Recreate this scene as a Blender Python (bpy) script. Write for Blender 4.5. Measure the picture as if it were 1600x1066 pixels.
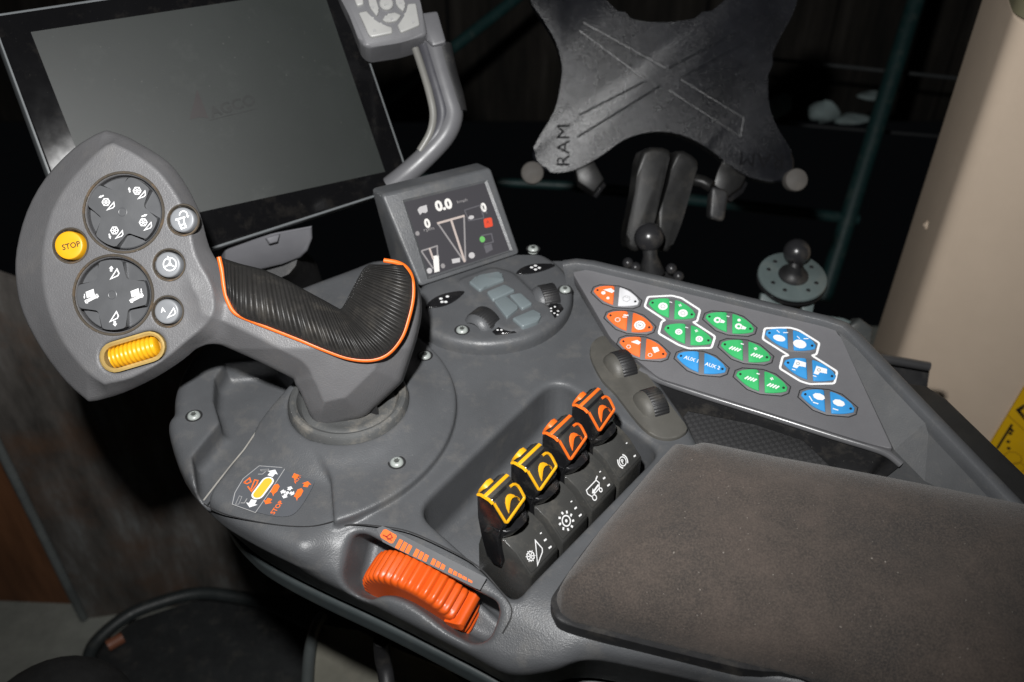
import bpy, bmesh, math, random
import numpy as np
from mathutils import Vector, Matrix

random.seed(7); np.random.seed(7)
for o in list(bpy.data.objects): bpy.data.objects.remove(o)
scene = bpy.context.scene
COL = scene.collection

# ------------------------------------------------------------------ camera, world, flash, exposure
FPX, CAM_H, PITCH = 1500.0, 0.38, math.radians(40)
_c, _s = math.cos(PITCH), math.sin(PITCH)
ROT = np.array([[1, 0, 0], [0, _s, -_c], [0, _c, _s]])      # camera axes -> world
CAM = np.array([0.0, 0.0, CAM_H])
cd = bpy.data.cameras.new('camera'); cam = bpy.data.objects.new('camera', cd); COL.objects.link(cam)
cam.location = CAM; cam.rotation_euler = (math.pi / 2 - PITCH, 0, 0)
cd.sensor_width = 22.3; cd.lens = 22.3 * FPX / 1600; cd.clip_start = 0.01; cd.clip_end = 50
cd.dof.use_dof = True; cd.dof.focus_distance = 0.50; cd.dof.aperture_fstop = 6.3
scene.camera = cam

world = bpy.data.worlds.new('World'); scene.world = world; world.use_nodes = True
bg = world.node_tree.nodes['Background']
bg.inputs[0].default_value = (0.75, 0.85, 1.0, 1); bg.inputs[1].default_value = 0.0018

ld = bpy.data.lights.new('camera_flash', 'SPOT'); flash = bpy.data.objects.new('camera_flash', ld); COL.objects.link(flash)
ld.energy = 27; ld.color = (1.0, 0.995, 0.985); ld.shadow_soft_size = 0.012
ld.spot_size = math.radians(108); ld.spot_blend = 1.0
flash.location = Vector(CAM) + Vector(ROT[:, 1]) * 0.105 + Vector(ROT[:, 0]) * -0.050
_d = ROT @ np.array([(850 - 800) / FPX, -(360 - 533) / FPX, -1.0])
flash.rotation_euler = Vector(_d).to_track_quat('-Z', 'Y').to_euler()

vs = scene.view_settings
vs.view_transform = 'Standard'; vs.look = 'None'; vs.exposure = 0; vs.gamma = 1; vs.use_curve_mapping = False
scene.render.engine = 'CYCLES'

FZ = -.80          # height of the ground below the console deck
# ------------------------------------------------------------------ geometry helpers
def ray(px, py): return ROT @ np.array([(px - 800) / FPX, -(py - 533) / FPX, -1.0])
def P(px, py, z=0.0):
    d = ray(px, py); return CAM + d * ((z - CAM_H) / d[2])
def PD(px, py, depth): return CAM + ray(px, py) * depth

class Frame:
    """a plane: origin, two axes, normal (towards the viewer)"""
    def __init__(s, o, n, ex=None):
        s.o = np.array(o, float); n = np.array(n, float); s.n = n / np.linalg.norm(n)
        if ex is None: ex = np.cross([0, 0, 1], s.n)
        ex = np.array(ex, float); ex = ex - s.n * (ex @ s.n); s.ex = ex / np.linalg.norm(ex)
        s.ey = np.cross(s.n, s.ex)
    def uv(s, px, py, w=0.0):
        d = ray(px, py); t = ((s.o + s.n * w - CAM) @ s.n) / (d @ s.n); q = CAM + d * t - s.o
        return np.array([q @ s.ex, q @ s.ey])
    def at(s, u, v, w=0.0): return s.o + s.ex * u + s.ey * v + s.n * w
    def px(s, px, py, w=0.0): u, v = s.uv(px, py, w); return s.at(u, v, w)
    def uvs(s, pts, w=0.0): return [s.uv(x, y, w) for x, y in pts]
    def matrix(s, u=0, v=0, w=0, rot=0):
        e1 = s.ex * math.cos(rot) + s.ey * math.sin(rot); e2 = np.cross(s.n, e1); o = s.at(u, v, w)
        return Matrix(((e1[0], e2[0], s.n[0], o[0]), (e1[1], e2[1], s.n[1], o[1]), (e1[2], e2[2], s.n[2], o[2]), (0, 0, 0, 1)))

def plane3(a, b, c):
    n = np.cross(np.array(b) - a, np.array(c) - a); n /= np.linalg.norm(n)
    if n @ (CAM - a) < 0: n = -n
    return n

def spline(pts, n=6, closed=False):
    """Catmull-Rom through pts"""
    p = [np.array(q, float) for q in pts]; m = len(p); out = []
    rng = m if closed else m - 1
    for i in range(rng):
        if closed: a, b, c, d = p[i - 1], p[i], p[(i + 1) % m], p[(i + 2) % m]
        else: a, b, c, d = p[max(i - 1, 0)], p[i], p[i + 1], p[min(i + 2, m - 1)]
        for k in range(n):
            t = k / n
            out.append(0.5 * ((2 * b) + (c - a) * t + (2 * a - 5 * b + 4 * c - d) * t * t + (3 * b - a - 3 * c + d) * t ** 3))
    if not closed: out.append(p[-1])
    return out

def rounded(pts, r, n=4):
    """closed polygon with rounded corners; r scalar or list"""
    p = [np.array(q, float) for q in pts]; m = len(p); out = []
    for i in range(m):
        a, b, c = p[i - 1], p[i], p[(i + 1) % m]
        rr = r[i] if isinstance(r, (list, tuple)) else r
        la, lc = np.linalg.norm(a - b), np.linalg.norm(c - b)
        k = min(rr, la * .45, lc * .45)
        if k <= 1e-9: out.append(b); continue
        s, e = b + (a - b) / la * k, b + (c - b) / lc * k
        for j in range(n + 1):
            t = j / n; out.append((1 - t) ** 2 * s + 2 * t * (1 - t) * b + t * t * e)
    return out

def smooth_mesh(me, angle=35):
    for p in me.polygons: p.use_smooth = True
    try: me.set_sharp_from_angle(angle=math.radians(angle))
    except Exception: pass

def link(name, me, mat, parent=None, matrix=None, kind=None, label=None):
    o = bpy.data.objects.new(name, me); COL.objects.link(o)
    if mat is not None and len(me.materials) == 0: me.materials.append(mat)
    if matrix is not None: o.matrix_world = matrix
    if parent is not None:
        o.parent = parent; o.matrix_parent_inverse = WORLDINV[parent.name] if parent.name in WORLDINV else Matrix()
    WORLDINV[o.name] = (matrix.inverted() if matrix is not None else Matrix())
    if kind: o['kind'] = kind
    if label: o['label'] = label
    return o
WORLDINV = {}

def reparent_inv(o):  # inverse of the object's world matrix, kept by hand (no depsgraph update needed)
    return WORLDINV[o.name]

def thing(name, loc, label, cat, group=None):
    o = bpy.data.objects.new(name, None); COL.objects.link(o); o.empty_display_size = .02
    o.location = loc; WORLDINV[o.name] = Matrix.Translation(Vector(loc)).inverted()
    o['label'] = label; o['category'] = cat
    if group: o['group'] = group
    return o
def tag(o, label, cat, group=None):
    o['label'] = label; o['category'] = cat
    if group: o['group'] = group
    return o

def mesh_from(name, verts, faces, angle=35):
    me = bpy.data.meshes.new(name)
    me.from_pydata([tuple(v) for v in verts], [], [tuple(f) for f in faces]); me.update(); smooth_mesh(me, angle); return me

def bm_mesh(bm, name, angle=35):
    bmesh.ops.recalc_face_normals(bm, faces=bm.faces)
    me = bpy.data.meshes.new(name); bm.to_mesh(me); bm.free(); smooth_mesh(me, angle); return me

def prism_bm(bm, top, depth_vec, bevel=0.0, seg=2, base=None):
    """top: list of 3D pts (any order); extruded by depth_vec (or to loop base); top rim bevelled"""
    vt = [bm.verts.new(Vector(p)) for p in top]
    vb = [bm.verts.new(Vector(p) + Vector(depth_vec)) for p in (top if base is None else base)]
    n = len(vt); ft = bm.faces.new(vt); bm.faces.new(vb[::-1])
    for i in range(n): bm.faces.new((vt[i], vb[i], vb[(i + 1) % n], vt[(i + 1) % n]))
    if bevel > 0:
        bmesh.ops.bevel(bm, geom=list(ft.edges), offset=bevel, segments=seg, profile=.5, affect='EDGES', clamp_overlap=True)

def prism(name, top, depth_vec, mat, parent=None, bevel=0.0, seg=2, base=None, angle=40, **k):
    bm = bmesh.new(); prism_bm(bm, top, depth_vec, bevel, seg, base); return link(name, bm_mesh(bm, name, angle), mat, parent, **k)

def fprism(name, fr, uvs, w0, w1, mat, parent=None, bevel=0.0, seg=2, **k):
    """prism on a frame: polygon uvs, from height w0 (base) to w1 (top)"""
    return prism(name, [fr.at(u, v, w1) for u, v in uvs], fr.n * (w0 - w1), mat, parent, bevel, seg, **k)

def tube_data(path, r, seg=8, closed=False, squash=None):
    p = [np.array(q, float) for q in path]; n = len(p); V = []; F = []
    rr = r if hasattr(r, '__len__') else [r] * n
    t0 = p[1] - p[0]; ref = np.array([0, 0, 1.0])
    if abs(t0 @ ref) > .9 * np.linalg.norm(t0): ref = np.array([1.0, 0, 0])
    x = np.cross(t0, ref); x /= np.linalg.norm(x)
    for i in range(n):
        if closed: t = p[(i + 1) % n] - p[i - 1]
        else: t = p[min(i + 1, n - 1)] - p[max(i - 1, 0)]
        t = t / (np.linalg.norm(t) + 1e-12)
        x = x - t * (x @ t); x /= np.linalg.norm(x) + 1e-12; y = np.cross(t, x)
        for k in range(seg):
            a = 2 * math.pi * k / seg; V.append(p[i] + (x * math.cos(a) + y * math.sin(a)) * rr[i])
    m = n if closed else n - 1
    for i in range(m):
        for k in range(seg):
            a, b = i * seg + k, i * seg + (k + 1) % seg
            c, d = ((i + 1) % n) * seg + (k + 1) % seg, ((i + 1) % n) * seg + k
            F.append((a, b, c, d))
    if not closed: F += [tuple(range(seg))[::-1], tuple(range((n - 1) * seg, n * seg))]
    return V, F
def tube(name, path, r, mat, parent=None, seg=8, closed=False, **k):
    V, F = tube_data(path, r, seg, closed); return link(name, mesh_from(name, V, F, 50), mat, parent, **k)

def lathe_mesh(name, prof, seg=40, angle=40, a0=0, a1=2 * math.pi):
    """prof: (radius, height) pairs about local z"""
    V, F = [], []; n = len(prof); full = abs(a1 - a0 - 2 * math.pi) < 1e-6; S = seg if full else seg + 1
    for i in range(S):
        a = a0 + (a1 - a0) * i / seg
        for r, h in prof: V.append((r * math.cos(a), r * math.sin(a), h))
    for i in range(seg):
        j = (i + 1) % S
        for k in range(n - 1): F.append((i * n + k, j * n + k, j * n + k + 1, i * n + k + 1))
    me = mesh_from(name, V, F, angle)
    bm = bmesh.new(); bm.from_mesh(me); bmesh.ops.remove_doubles(bm, verts=bm.verts, dist=1e-6)
    bmesh.ops.recalc_face_normals(bm, faces=bm.faces); bm.to_mesh(me); bm.free(); smooth_mesh(me, angle); return me

def box_pts(fr, u0, u1, v0, v1): return [(u0, v0), (u1, v0), (u1, v1), (u0, v1)]

# flat print: ribbons, blobs and letters lying just above a frame
class Print:
    def __init__(s, fr, w=0.00012): s.fr, s.w, s.V, s.F = fr, w, [], []
    def poly(s, uvs):
        b = len(s.V); s.V += [s.fr.at(u, v, s.w) for u, v in uvs]; s.F.append(tuple(range(b, b + len(uvs))))
    def ppoly(s, pts): s.poly(s.fr.uvs(pts, s.w)); return s
    def line(s, uvs, wd, closed=False):
        p = [np.array(q) for q in uvs]; n = len(p); L, R = [], []
        for i in range(n):
            if closed: t1, t2 = p[i] - p[i - 1], p[(i + 1) % n] - p[i]
            else: t1 = p[i] - p[i - 1] if i else p[1] - p[0]; t2 = p[i + 1] - p[i] if i < n - 1 else p[i] - p[i - 1]
            t1 = t1 / (np.linalg.norm(t1) + 1e-12); t2 = t2 / (np.linalg.norm(t2) + 1e-12)
            n1 = np.array([-t1[1], t1[0]]); n2 = np.array([-t2[1], t2[0]]); m = n1 + n2; m /= np.linalg.norm(m) + 1e-12
            k = wd / 2 / max(.35, m @ n1); L.append(p[i] + m * k); R.append(p[i] - m * k)
        for i in range(n if closed else n - 1):
            j = (i + 1) % n; s.poly([L[i], R[i], R[j], L[j]])
        return s
    def pline(s, pts, wd, closed=False): return s.line(s.fr.uvs(pts, s.w), wd, closed)
    def disc(s, c, r, n=14, ry=None):
        s.poly([(c[0] + r * math.cos(2 * math.pi * k / n), c[1] + (ry or r) * math.sin(2 * math.pi * k / n)) for k in range(n)]); return s
    def pdisc(s, px, py, r, ry=None): return s.disc(s.fr.uv(px, py, s.w), r, ry=ry)
    def ring(s, c, r, wd, n=18, a0=0, a1=2 * math.pi):
        cl = abs(a1 - a0) > 6.28; m = n if cl else n + 1
        return s.line([np.array(c) + r * np.array([math.cos(a0 + (a1 - a0) * k / n), math.sin(a0 + (a1 - a0) * k / n)]) for k in range(m)], wd, cl)
    def pring(s, px, py, r, wd, **k): return s.ring(s.fr.uv(px, py, s.w), r, wd, **k)
    def text(s, txt, p0, p1, hscale=1.0, bold=0.0):
        """letters fitted between two pixel points (baseline)"""
        a, b = s.fr.uv(*p0, s.w), s.fr.uv(*p1, s.w); V, F = letters(txt, bold)
        x0, x1 = V[:, 0].min(), V[:, 0].max(); k = np.linalg.norm(b - a) / (x1 - x0)
        e = (b - a) / np.linalg.norm(b - a); up = np.array([-e[1], e[0]]); base = len(s.V)
        for v in V: q = a + e * (v[0] - x0) * k + up * v[1] * k * hscale; s.V.append(s.fr.at(q[0], q[1], s.w))
        s.F += [tuple(i + base for i in f) for f in F]; return s
    def build(s, name, mat, parent=None, **k):
        return link(name, mesh_from(name, s.V, s.F), mat, parent, **k)
_LET = {}
def letters(txt, bold=0.0):
    key = (txt, bold)
    if key not in _LET:
        cu = bpy.data.curves.new('t', 'FONT'); cu.body = txt; cu.fill_mode = 'FRONT'; cu.resolution_u = 3; cu.offset = bold
        ob = bpy.data.objects.new('t', cu); COL.objects.link(ob)
        dg = bpy.context.evaluated_depsgraph_get(); me = bpy.data.meshes.new_from_object(ob.evaluated_get(dg))
        V = np.array([v.co[:] for v in me.vertices]); F = [tuple(p.vertices) for p in me.polygons]
        bpy.data.objects.remove(ob); bpy.data.curves.remove(cu); bpy.data.meshes.remove(me); _LET[key] = (V, F)
    return _LET[key]

# ------------------------------------------------------------------ moulded shapes: distance fields turned into meshes
def sd_poly(X, Y, poly):
    p = np.array(poly, np.float64); d = np.full(X.shape, 1e9); s = np.ones(X.shape)
    n = len(p); j = n - 1
    for i in range(n):
        ex, ey = p[j] - p[i]; wx, wy = X - p[i][0], Y - p[i][1]
        t = np.clip((wx * ex + wy * ey) / (ex * ex + ey * ey + 1e-18), 0, 1)
        d = np.minimum(d, (wx - ex * t) ** 2 + (wy - ey * t) ** 2)
        c1 = Y >= p[i][1]; c2 = Y < p[j][1]; c3 = ex * wy > ey * wx
        flip = (c1 & c2 & c3) | (~c1 & ~c2 & ~c3); s = np.where(flip, -s, s); j = i
    return (s * np.sqrt(d)).astype(np.float32)
def smin(a, b, k):
    h = np.maximum(k - np.abs(a - b), 0) / k; return np.minimum(a, b) - h * h * k * .25
def smax(a, b, k): return -smin(-a, -b, k)

def surface_nets(Fv, origin, h):
    """mesh of the zero level of a sampled field (negative inside)"""
    S = Fv < 0; nx, ny, nz = Fv.shape
    cnt = np.zeros((nx - 1, ny - 1, nz - 1), np.uint8)
    for dx in (0, 1):
        for dy in (0, 1):
            for dz in (0, 1): cnt += S[dx:nx - 1 + dx, dy:ny - 1 + dy, dz:nz - 1 + dz]
    act = (cnt > 0) & (cnt < 8); idx = np.argwhere(act); N = len(idx)
    ID = np.full(act.shape, -1, np.int32); ID[act] = np.arange(N)
    cor = np.array([(a, b, c) for a in (0, 1) for b in (0, 1) for c in (0, 1)])
    val = np.stack([Fv[idx[:, 0] + a, idx[:, 1] + b, idx[:, 2] + c] for a, b, c in cor], 1)
    acc = np.zeros((N, 3)); num = np.zeros(N)
    for i in range(8):
        for j in range(i + 1, 8):
            if np.abs(cor[i] - cor[j]).sum() == 1:
                a, b = val[:, i], val[:, j]; m = (a < 0) != (b < 0); t = np.where(m, a / np.where(m, a - b, 1), 0)
                acc += np.where(m[:, None], cor[i] + (cor[j] - cor[i]) * t[:, None], 0); num += m
    V = (idx + acc / num[:, None]) * h + np.array(origin); Q = []
    for ax in range(3):
        sl0 = [slice(None)] * 3; sl1 = [slice(None)] * 3
        sl0[ax] = slice(0, -1); sl1[ax] = slice(1, None)
        b1, b2 = [k for k in range(3) if k != ax]
        A, B = S[tuple(sl0)], S[tuple(sl1)]; ch = A != B
        c = np.argwhere(ch); ok = (c[:, b1] > 0) & (c[:, b2] > 0) & (c[:, b1] < Fv.shape[b1] - 1) & (c[:, b2] < Fv.shape[b2] - 1); c = c[ok]
        if len(c) == 0: continue
        def g(d1, d2):
            q = c.copy(); q[:, b1] -= d1; q[:, b2] -= d2; return ID[q[:, 0], q[:, 1], q[:, 2]]
        quad = np.stack([g(1, 1), g(0, 1), g(0, 0), g(1, 0)], 1)
        inside = A[c[:, 0], c[:, 1], c[:, 2]]; flip = inside if ax != 1 else ~inside
        quad[~flip] = quad[~flip][:, ::-1]; Q.append(quad)
    return V, np.concatenate(Q)
def mesh_np(name, V, Q):
    me = bpy.data.meshes.new(name); me.vertices.add(len(V)); me.vertices.foreach_set('co', V.astype(np.float32).ravel())
    me.loops.add(Q.size); me.loops.foreach_set('vertex_index', Q.astype(np.int32).ravel())
    me.polygons.add(len(Q)); me.polygons.foreach_set('loop_start', np.arange(0, Q.size, 4, dtype=np.int32))
    me.update(calc_edges=True); me.validate()
    me.polygons.foreach_set('use_smooth', np.ones(len(me.polygons), bool)); return me
def grid(lo, hi, h):
    ax = [np.arange(lo[i] - 2 * h, hi[i] + 3 * h, h) for i in range(3)]
    o = [a[0] for a in ax]
    X, Y = np.meshgrid(ax[0], ax[1], indexing='ij')
    return X, Y, ax[2].astype(np.float32)[None, None, :], o

# ------------------------------------------------------------------ materials
def nodes(name):
    m = bpy.data.materials.new(name); m.use_nodes = True; t = m.node_tree; return m, t, t.nodes['Principled BSDF']
def coords(t, scale=None):
    c = t.nodes.new('ShaderNodeTexCoord'); return c.outputs['Object']
def noise(t, vec, scale, detail=2.0, rough=.5):
    n = t.nodes.new('ShaderNodeTexNoise'); n.inputs['Scale'].default_value = scale; n.inputs['Detail'].default_value = detail
    n.inputs['Roughness'].default_value = rough; t.links.new(vec, n.inputs['Vector']); return n.outputs['Fac']
def ramp(t, fac, stops):
    r = t.nodes.new('ShaderNodeValToRGB'); e = r.color_ramp.elements
    while len(e) < len(stops): e.new(.5)
    for q, (p, c) in zip(e, stops): q.position = p; q.color = (*c, 1) if len(c) == 3 else c
    t.links.new(fac, r.inputs['Fac']); return r.outputs['Color']
def mix(t, fac, a, b, mode='MIX'):
    m = t.nodes.new('ShaderNodeMix'); m.data_type = 'RGBA'; m.blend_type = mode
    for sock, v in ((m.inputs['Factor'], fac), (m.inputs['A'], a), (m.inputs['B'], b)):
        if hasattr(v, 'is_linked') or hasattr(v, 'links'): t.links.new(v, sock)
        elif isinstance(v, (int, float)): sock.default_value = v
        else: sock.default_value = (*v, 1)
    return m.outputs['Result']
def bump(t, b, h, strength, dist):
    n = t.nodes.new('ShaderNodeBump'); n.inputs['Strength'].default_value = strength; n.inputs['Distance'].default_value = dist
    t.links.new(h, n.inputs['Height']); t.links.new(n.outputs['Normal'], b.inputs['Normal'])
_M = {}
def plastic(name, col, rough=.5, grain=.25, dust=0.0, var=.12, gscale=1300, spec=.5, dustcol=(.42, .37, .30)):
    m, t, b = nodes(name); v = coords(t)
    big = noise(t, v, 22, 4, .6); c = ramp(t, big, [(.3, tuple(x * (1 - var) for x in col)), (.7, tuple(x * (1 + var) for x in col))])
    if dust > 0:
        d1 = noise(t, v, 60, 6, .7); d2 = noise(t, v, 900, 2, .5)
        f1 = ramp(t, d1, [(.52, (0, 0, 0)), (.8, (dust,) * 3)]); c = mix(t, f1, c, dustcol)
        f2 = ramp(t, d2, [(.735, (0, 0, 0)), (.775, (min(1, dust * 1.6),) * 3)]); c = mix(t, f2, c, (.5, .48, .45))
    t.links.new(c, b.inputs['Base Color'])
    rr = noise(t, v, 140, 3); t.links.new(ramp(t, rr, [(.3, (rough * .88,) * 3), (.7, (min(1, rough * 1.12),) * 3)]), b.inputs['Roughness'])
    b.inputs['Specular IOR Level'].default_value = spec
    if grain > 0: bump(t, b, noise(t, v, gscale, 2, .6), grain, .0004)
    return m
def emit(name, col, s=1.0):
    m, t, b = nodes(name); b.inputs['Base Color'].default_value = (.02, .02, .02, 1)
    b.inputs['Emission Color'].default_value = (*col, 1); b.inputs['Emission Strength'].default_value = s; b.inputs['Roughness'].default_value = .3; return m
def metal(name, col, rough=.3):
    m, t, b = nodes(name); b.inputs['Metallic'].default_value = 1; v = coords(t)
    t.links.new(ramp(t, noise(t, v, 700, 3), [(.3, tuple(x * .75 for x in col)), (.7, col)]), b.inputs['Base Color']); b.inputs['Roughness'].default_value = rough; return m

GREY = plastic('console_plastic', (.080, .083, .088), .42, .45, .13)
GREYD = plastic('console_plastic_dark', (.075, .077, .080), .52, .28, .08)
SKIRT = plastic('skirt_plastic', (.038, .046, .048), .42, .12, .05)
STICK = plastic('joystick_plastic', (.116, .115, .119), .47, .50, .07)
DIAL = plastic('dial_plastic', (.074, .076, .080), .42, .05)
BUTTON = plastic('button_plastic', (.20, .208, .22), .38, .04)
BLACK = plastic('gloss_black_plastic', (.010, .010, .011), .22, .06, .10)
BLACKM = plastic('matt_black_plastic', (.016, .016, .017), .5, .2, .12)
RUBBER = plastic('grip_rubber', (.021, .020, .019), .48, .25, .10, spec=.6)
CAPBLK = plastic('lever_rubber', (.026, .025, .023), .55, .3, .10)
HOUSE = plastic('housing_plastic', (.046, .046, .044), .26, .12, .14)
TAUPE = plastic('taupe_plastic', (.076, .073, .065), .55, .22, .10)
ORANGE = plastic('orange_plastic', (.66, .090, .009), .38, .06, .0, .05)
ORANGE2 = plastic('orange_piping', (.74, .135, .014), .45, .1, .0, .04)
YELLOW = plastic('yellow_plastic', (.72, .36, .010), .38, .05, .0, .04)
WHITE = plastic('white_print', (.78, .78, .78), .5, 0, .0, .03)
PRORANGE = plastic('orange_print', (.85, .16, .025), .5, 0, 0, .03)
PRYELLOW = plastic('yellow_print', (.85, .46, .04), .5, 0, 0, .03)
PRGREY = plastic('grey_print', (.30, .30, .30), .5, 0, 0, .05)
PRDARK = plastic('dark_print', (.012, .012, .013), .5, 0, 0, .05)
DECAL = plastic('decal_film', (.085, .090, .100), .40, .05, .04)
KORANGE = plastic('orange_key', (.84, .155, .035), .40, .05, .05, .05)
KGREEN = plastic('green_key', (.045, .42, .135), .40, .05, .03, .05)
KBLUE = plastic('blue_key', (.040, .27, .60), .40, .05, .03, .05)
KWHITE = plastic('white_key', (.66, .66, .68), .4, .05, .05, .05)
KPANEL = plastic('panel_film', (.125, .124, .131), .50, .30, .03, .05, gscale=2200)
KFRAME = plastic('key_frame', (.128, .127, .134), .5, .1, .0)
GROOVE = plastic('groove', (.012, .012, .013), .7, 0, 0)
SOFTKEY = plastic('soft_key', (.150, .178, .188), .28, .06, .04)
SCREW = plastic('zinc_screw', (.30, .325, .31), .30, .1, .15, .2, spec=1.0)
DUSTY = plastic('dusty_rubber', (.070, .072, .072), .6, .35, .40, .2)
GRIME = plastic('grime_ring', (.05, .04, .028), .8, .3, .5, .3, dustcol=(.30, .17, .07))
LENSC = None
def glassy(name, col, rough=.05, trans=.9):
    m, t, b = nodes(name); b.inputs['Base Color'].default_value = (*col, 1); b.inputs['Roughness'].default_value = rough
    b.inputs['Transmission Weight'].default_value = trans; b.inputs['IOR'].default_value = 1.45; return m
CLEAR = plastic('clear_bezel', (.36, .25, .09), .10, .1, .05, .5, spec=1.0)
# suede armrest cover: blotchy brown with worn dark patches
def suede():
    m, t, b = nodes('brown_suede'); v = coords(t)
    n1 = noise(t, v, 15, 9, .72); n2 = noise(t, v, 95, 6, .75); n3 = noise(t, v, 1150, 3, .7)
    c = ramp(t, n1, [(.34, (.030, .029, .029)), (.47, (.048, .041, .037)), (.57, (.068, .055, .048)), (.78, (.086, .070, .060))])
    c = mix(t, ramp(t, n2, [(.42, (0, 0, 0)), (.66, (.5,) * 3)]), c, (.038, .033, .030))
    c = mix(t, ramp(t, n3, [(.40, (0, 0, 0)), (.68, (.55,) * 3)]), c, (.118, .095, .079))
    c = mix(t, ramp(t, noise(t, v, 700, 1), [(.775, (0, 0, 0)), (.80, (.7,) * 3)]), c, (.30, .27, .24))
    t.links.new(c, b.inputs['Base Color']); b.inputs['Roughness'].default_value = .92; b.inputs['Specular IOR Level'].default_value = .15
    b.inputs['Sheen Weight'].default_value = .12; b.inputs['Sheen Roughness'].default_value = .5
    bump(t, b, n3, .6, .0007); return m
SUEDE = suede()
def screen_mat():
    m, t, b = nodes('terminal_screen'); v = coords(t)
    c = ramp(t, noise(t, v, 9, 4, .6), [(.3, (.0065, .0092, .0080)), (.7, (.012, .0152, .0140))])
    c = mix(t, ramp(t, noise(t, v, 420, 2), [(.74, (0, 0, 0)), (.79, (.25,) * 3)]), c, (.16, .16, .15))
    c = mix(t, ramp(t, noise(t, v, 34, 6, .75), [(.56, (0, 0, 0)), (.74, (.10,) * 3)]), c, (.10, .105, .10)); t.links.new(c, b.inputs['Base Color'])
    b.inputs['Roughness'].default_value = .50; b.inputs['Specular IOR Level'].default_value = .5; bump(t, b, noise(t, v, 3000, 1), .1, .0002); return m
SCREEN = screen_mat()
BEZEL = plastic('gloss_bezel', (.0045, .0045, .005), .14, 0, .035)
MONEDGE = plastic('monitor_edge', (.13, .14, .145), .35, .1, .02)
MONGREY = plastic('monitor_bracket', (.15, .15, .162), .5, .15, .03)
HOLDER = plastic('holder_composite', (.0080, .0085, .0105), .26, .5, .08, .4, gscale=1300, dustcol=(.050, .048, .050), spec=.30)
ALU = plastic('dull_alloy', (.011, .011, .011), .36, .15, .06, spec=.25)
KNOBG = plastic('grey_rubber_tip', (.075, .069, .063), .75, .3, .1)
BEIGE = plastic('beige_trim', (.66, .535, .415), .6, .10, .02, .03, gscale=700)
KEYW = plastic('pale_key', (.34, .34, .33), .35, .05)
TEALBAR = plastic('teal_paint', (.009, .034, .034), .5, .2, .1)
LEDGE = plastic('far_grey', (.045, .05, .052), .6, .2, .1)
PALELUMP = plastic('lump_pale', (.19, .24, .24), .9, .3, .1, .3)
SIGNY = plastic('sign_yellow', (.80, .47, .008), .45, .05, .06, .06)

# ================================================================== ARMREST CONSOLE
console = thing('armrest_console', P(640, 760, -.06), 'dark grey plastic armrest control console with coloured key panel, small screen and orange wheel', 'control console')
def W2(pts, z=0.0): return [P(x, y, z)[:2] for x, y in pts]

front_px = [(800, 1076), (721, 1037), (587, 968), (480, 921), (402, 889), (350, 858), (306, 805), (284, 738)]
fa, fb = P(480, 921, -.04)[:2], P(721, 1037, -.04)[:2]
fd = (fb - fa) / np.linalg.norm(fb - fa); fo = np.array([fd[1], -fd[0]])          # along the front edge / outwards
if fo[1] > 0: fo = -fo
fa, fb = fa + fo * .0055, fb + fo * .0055
fpts = W2(front_px, -.04)
fpts = [q + fo * .0055 * w for q, w in zip(fpts, (1, 1, 1, .8, .3, 0, 0, 0))]
fpts = W2([(1450, 1128), (1250, 1074), (1000, 1016), (920, 1004), (868, 1016)], 0) + fpts
curve = spline(fpts + W2([(268, 640), (270, 612), (283, 575), (308, 543), (350, 508), (410, 470), (467, 445), (540, 418), (606, 394), (690, 378), (800, 374), (862, 386), (905, 402)]), 4)
plan = curve + W2([(950, 440), (1010, 560), (1068, 640), (1095, 690), (1330, 735), (1780, 830), (1700, 1220)])
h = .00115
X, Y, Z, org = grid((-.205, .16, -.064), (.30, .535, .016), h)
dp = sd_poly(X, Y, plan)[:, :, None]
# body: wall undercut down to the seam, shaped so that it falls into shade, deck at z = 0
shell = smax((dp + np.maximum(0, -Z - .014) * .36) * .95, np.maximum(Z, -Z - .060), .009)
# sloping shoulder that carries the orange wheel
S0 = (P(508, 850, 0)[:2] - fa) @ fd
along = (((X - fa[0]) * fd[0] + (Y - fa[1]) * fd[1]) - S0)[:, :, None].astype(np.float32)
outw = ((X - fa[0]) * fo[0] + (Y - fa[1]) * fo[1])[:, :, None].astype(np.float32)
TILT = math.radians(38); SH_IN = -.027                                            # hinge line 27 mm behind the front edge
SHN = np.array([fo[0] * math.sin(TILT), fo[1] * math.sin(TILT), math.cos(TILT)])
pl = (outw - SH_IN) * math.sin(TILT) + Z * math.cos(TILT)
wedge = smax(-pl, (-along - .004) * .8, .016)
shell = smax(shell, -wedge, .008)
# raised circular plate round the joystick and the cover tongue
cc = np.array([-.0915, .3905])
rad = np.sqrt((X - cc[0]) ** 2 + (Y - cc[1]) ** 2)
rim = [P(x, y, .005)[:2] for x, y in [(702, 580), (714, 628), (704, 671), (674, 722), (640, 757), (591, 786)]]
A_ = np.array([[2 * x, 2 * y, 1] for x, y in rim]); s_ = np.linalg.lstsq(A_, np.array([x * x + y * y for x, y in rim]), rcond=None)[0]
pc = s_[:2]; pr_ = math.sqrt(s_[2] + pc @ pc); print('plate circle', pc, pr_)
disc = np.sqrt((X - pc[0]) ** 2 + (Y - pc[1]) ** 2) - pr_
cutl = sd_poly(X, Y, W2([(516, 735), (523, 830), (900, 830), (900, 300), (300, 300), (470, 560)], .003))
plate = np.maximum(disc, cutl).astype(np.float32)[:, :, None]
shell = smin(shell, smax(smax(plate, -.02 - Z, .002), Z - .0048, .0022), .0015)
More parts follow.
